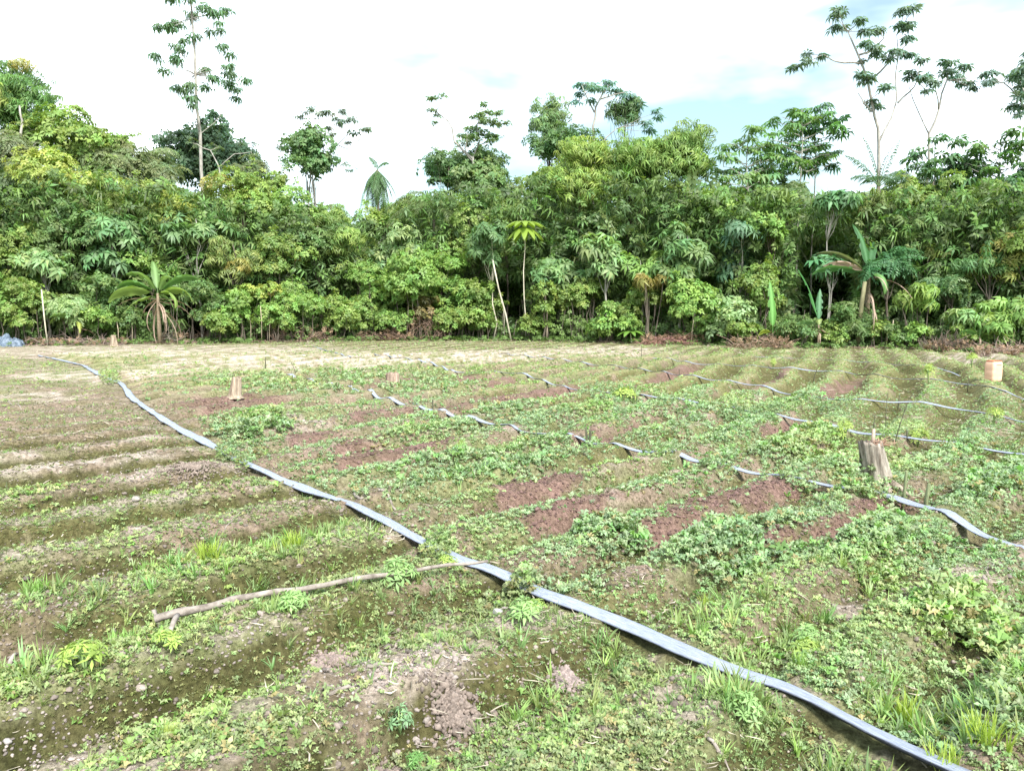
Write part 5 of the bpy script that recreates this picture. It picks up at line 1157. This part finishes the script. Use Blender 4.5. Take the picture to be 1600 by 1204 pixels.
# ---------------- banana plants and palms
def blade_leaf(mb, rg_, base, az, L_, el0, curve, width, col, tears=.25, petiole=.18, fold=.35, n=14):
    el = el0; p = np.array(base, float); ds = L_ / n; P = [p.copy()]; h = np.array([cos(az), sin(az), 0])
    for i in range(n): el -= curve / n * (1.6 * (i / n) + .2); p = p + (h * cos(el) + np.array([0, 0, sin(el)])) * ds; P.append(p.copy())
    sd_ = np.array([-sin(az), cos(az), 0]); V = []; T = []; C = []; up = np.array([0, 0, 1.]); ro = (-1 if cos(az) > 0 else 1) * rg_.uniform(.45, .95) * abs(cos(az))
    sd_ = sd_ * cos(ro) + up * sin(ro)
    for i, p in enumerate(P):
        u = max(0, (i / n - petiole) / (1 - petiole)); w_ = width / 2 * (max(sin(pi * min(u ** .75, 1)), 0) ** .55) if u > 0 else .012
        if i == n: w_ = .02
        j1, j2 = rg_.uniform(1 - tears, 1), rg_.uniform(1 - tears, 1)
        V += [p - sd_ * w_ * j1 - up * w_ * fold * rg_.uniform(.6, 1.6), p - sd_ * w_ * .5 - up * w_ * fold * .1, p, p + sd_ * w_ * .5 - up * w_ * fold * .1, p + sd_ * w_ * j2 - up * w_ * fold * rg_.uniform(.6, 1.6)]
        g_ = rg_.uniform(.85, 1.12); C += [np.array(col) * g_, np.array(col) * g_, np.minimum(np.array(col) * 1.5 + .05, 1), np.array(col) * g_ * .93, np.array(col) * g_ * .93]
    for i in range(n):
        for j in range(4):
            if j in (0, 3) and rg_.random() < tears and i > n * .3: continue
            a = i * 5 + j; T += [(a, a + 1, a + 6), (a, a + 6, a + 5)]
    mb.add(V, T, C)
def banana(px, ytop, off, leaves, label, stem_r=.11, lean=0, dead=3, scale=1., fringe=()):
    rg_ = np.random.default_rng(px * 3); d = fe(px) + off; x0 = Wx(px, d); z0 = Hs(x0, d) - .03; zt = Wz(ytop, d) - z0; root = empty('banana_plant', (x0, d, z0)); tag(root, label, 'banana plant')
    mb = MB(); mb.tube([(0, 0, 0), (lean * .3, 0, zt * .4), (lean * .7, 0, zt * .8), (lean, 0, zt)], [stem_r * .8, stem_r * .7, stem_r * .6, stem_r * .4], (.24, .19, .13), 9, rough=.25, rng=rg_); mb.build('stem', TWIG, root, True)
    for az, L_, el, cv, w_, c in leaves:
        mb = MB(); blade_leaf(mb, rg_, (lean, 0, zt * .97), radians(az), L_ * 1.12, radians(el), radians(cv), w_, c, tears=.45 if c[0] > .3 else .25); mb.build('leaf', LEAF if c[0] < .3 else DRY, root)
    for i in range(dead):
        mb = MB(); a = rg_.uniform(0, 2 * pi); blade_leaf(mb, rg_, (lean * .9, 0, zt * rg_.uniform(.7, .92)), a, zt * rg_.uniform(.6, 1.05), radians(rg_.uniform(-40, 10)), radians(rg_.uniform(50, 120)), .11 * scale, (.27, .19, .14), tears=.5, petiole=.05); mb.build('dead_leaf', DRY, root)
G1 = (.15, .25, .075); G2 = (.11, .22, .06); G3 = (.20, .29, .07)
banana(250, 458, -.5, [(185, 2.1, 24, 90, .58, G3), (172, 1.9, 42, 90, .52, G2), (165, 1.8, 62, 90, .50, G1), (120, 1.9, 70, 60, .42, G1), (40, 2.1, 72, 50, .36, G2), (250, 1.7, 60, 80, .42, G1), (20, 1.8, 55, 90, .52, G2), (-5, 1.7, 32, 120, .56, G3), (-30, 1.5, 25, 150, .42, G3), (320, 1.6, 60, 100, .40, G1), (215, 1.5, -10, 60, .35, G3), (330, 1.1, 0, 80, .3, G1)],
  'large banana plant with arching pale leaves and dry hanging ones, at the left forest edge', dead=14, stem_r=.12)
banana(125, 505, -.3, [(180, 1.3, 40, 110, .3, G3), (150, 1.4, 60, 90, .3, G3), (60, 1.3, 70, 70, .3, G3), (10, 1.2, 45, 110, .3, G3), (300, 1.1, 20, 110, .26, (.24, .27, .05)), (230, 1.2, 50, 100, .3, G1)], 'small yellowish banana plant left of the large one', dead=1, stem_r=.06)
banana(1278, 505, .1, [(130, 2.2, 75, 25, .50, (.06, .19, .05)), (70, 1.3, 82, 20, .32, (.10, .22, .10)), (185, 1.3, 20, 110, .30, (.14, .24, .10)), (10, 1.0, 30, 150, .30, G3), (250, .8, 40, 110, .3, (.24, .3, .1))], 'young banana plant with one long upright leaf below the dark gap', dead=3, stem_r=.06)
banana(1207, 520, -.2, [(100, 1.9, 85, 15, .42, (.11, .27, .05)), (200, .9, 30, 140, .26, (.30, .36, .05)), (340, .9, 40, 150, .28, (.45, .32, .22)), (30, 1.1, 55, 110, .3, G1)], 'single upright bright banana leaf with brown dry base, left of the young banana plant', dead=4, stem_r=.05)
banana(1352, 425, 1.0, [(110, 2.1, 80, 40, .5, (.05, .14, .045)), (60, 1.9, 66, 60, .45, (.05, .14, .045)), (30, 1.9, 50, 90, .45, (.07, .17, .055)), (183, 2.2, 22, 60, .42, (.085, .20, .07)), (170, 2.1, 48, 70, .36, (.13, .14, .08)), (195, 2.0, 30, 60, .3, (.31, .22, .17)), (5, 2.0, 40, 90, .42, G2), (280, 1.5, 10, 130, .4, G2)], 'tall banana plant with ragged drooping leaves right of the dark gap', dead=5, stem_r=.14)
banana(1530, 525, -.2, [(190, 1.0, 40, 120, .26, G2), (120, 1.0, 60, 90, .26, G1), (330, 1.0, 35, 120, .26, G3), (60, .9, 60, 100, .24, G1)], 'very small banana plant low at the right, above the orange container', dead=2, stem_r=.04)
def palm(px, ytop, off, fronds, label, stem_r=.09, leaf=.5, col=(.09, .16, .06)):
    rg_ = np.random.default_rng(px * 5); d = fe(px) + off; x0 = Wx(px, d); z0 = Hs(x0, d) - .03; zt = Wz(ytop, d) - z0; root = empty('palm', (x0, d, z0)); tag(root, label, 'palm')
    mb = MB(); mb.tube([(0, 0, 0), (.03, 0, zt * .5), (0, 0, zt)], [stem_r, stem_r * .85, stem_r * .8], (1, 1, 1), 8); mb.build('trunk', BARKD, root, True)
    for az, L_, el0, cv in fronds:
        mb = MB(); az = radians(az); el = radians(el0); p = np.array([0, 0, zt]); n = 22; h = np.array([cos(az), sin(az), 0]); P = [p.copy()]; sd_ = np.array([-sin(az), cos(az), 0])
        for i in range(n): el -= radians(cv) / n * (.4 + 1.2 * i / n); p = p + (h * cos(el) + np.array([0, 0, sin(el)])) * L_ / n; P.append(p.copy())
        mb.tube(P, [.025 * (1 - .85 * i / n) for i in range(n + 1)], (.14, .2, .08), 4)
        for i in range(3, n + 1):
            for s in (-1, 1):
                for e in range(2):
                    u = i / n; ll = leaf * sin(pi * (.12 + .82 * u)) * rg_.uniform(.8, 1.1); t_ = P[i] - P[i - 1]; t_ /= np.linalg.norm(t_); q0 = P[i] + t_ * .03 * e
                    dr = sd_ * s * .8 + t_ * .55 + np.array([0, 0, rg_.uniform(-.35, .1)]); dr /= np.linalg.norm(dr); m_ = q0 + dr * ll * .5; en = q0 + dr * ll * .9 + np.array([0, 0, -ll * .35]); w_ = t_ * .022
                    mb.add([q0, m_ + w_, m_ - w_, en], [(0, 2, 1), (1, 2, 3)], np.array(col) * rg_.uniform(.7, 1.3))
        mb.build('frond', LEAF, root)
palm(594, 266, 4.5, [(a_ * 3.7 + 5, 1.8 + .6 * sin(a_ * 1.7), -40 - (a_ % 5) * 9, 38) for a_ in range(0, 400, 14)] + [(150, .9, 80, 60), (20, .8, 70, 90)], 'palm with steeply hanging fronds in the skyline gap', leaf=.36, col=(.09, .17, .06))
palm(680, 335, 2.8, [(180, 3.0, 45, 110), (160, 2.8, 60, 110), (200, 2.9, 25, 100), (140, 2.5, 70, 90), (20, 2.6, 50, 110), (350, 2.6, 30, 110), (60, 2.4, 65, 100), (250, 2.4, 45, 120), (300, 2.2, 35, 120)], 'palm with arching brownish fronds below the centre skyline', leaf=.6, col=(.12, .155, .055))
palm(1362, 292, 4.2, [(165, 2.3, 82, 25), (175, 2.0, 62, 45), (15, 2.2, 78, 30), (30, 1.8, 50, 60), (200, 1.6, 40, 70), (340, 1.6, 40, 70)], 'palm with two upright fronds making a V beside the tall pale trunk', leaf=.55, col=(.09, .165, .075))
palm(1395, 292, 5.5, [(180, 2.0, 40, 90), (0, 2.2, 35, 80), (60, 1.8, 60, 80), (140, 1.8, 50, 90)], 'low palm fronds right of the palm with the V', leaf=.5, col=(.09, .165, .08))
# ferns and tall herbs at the edge
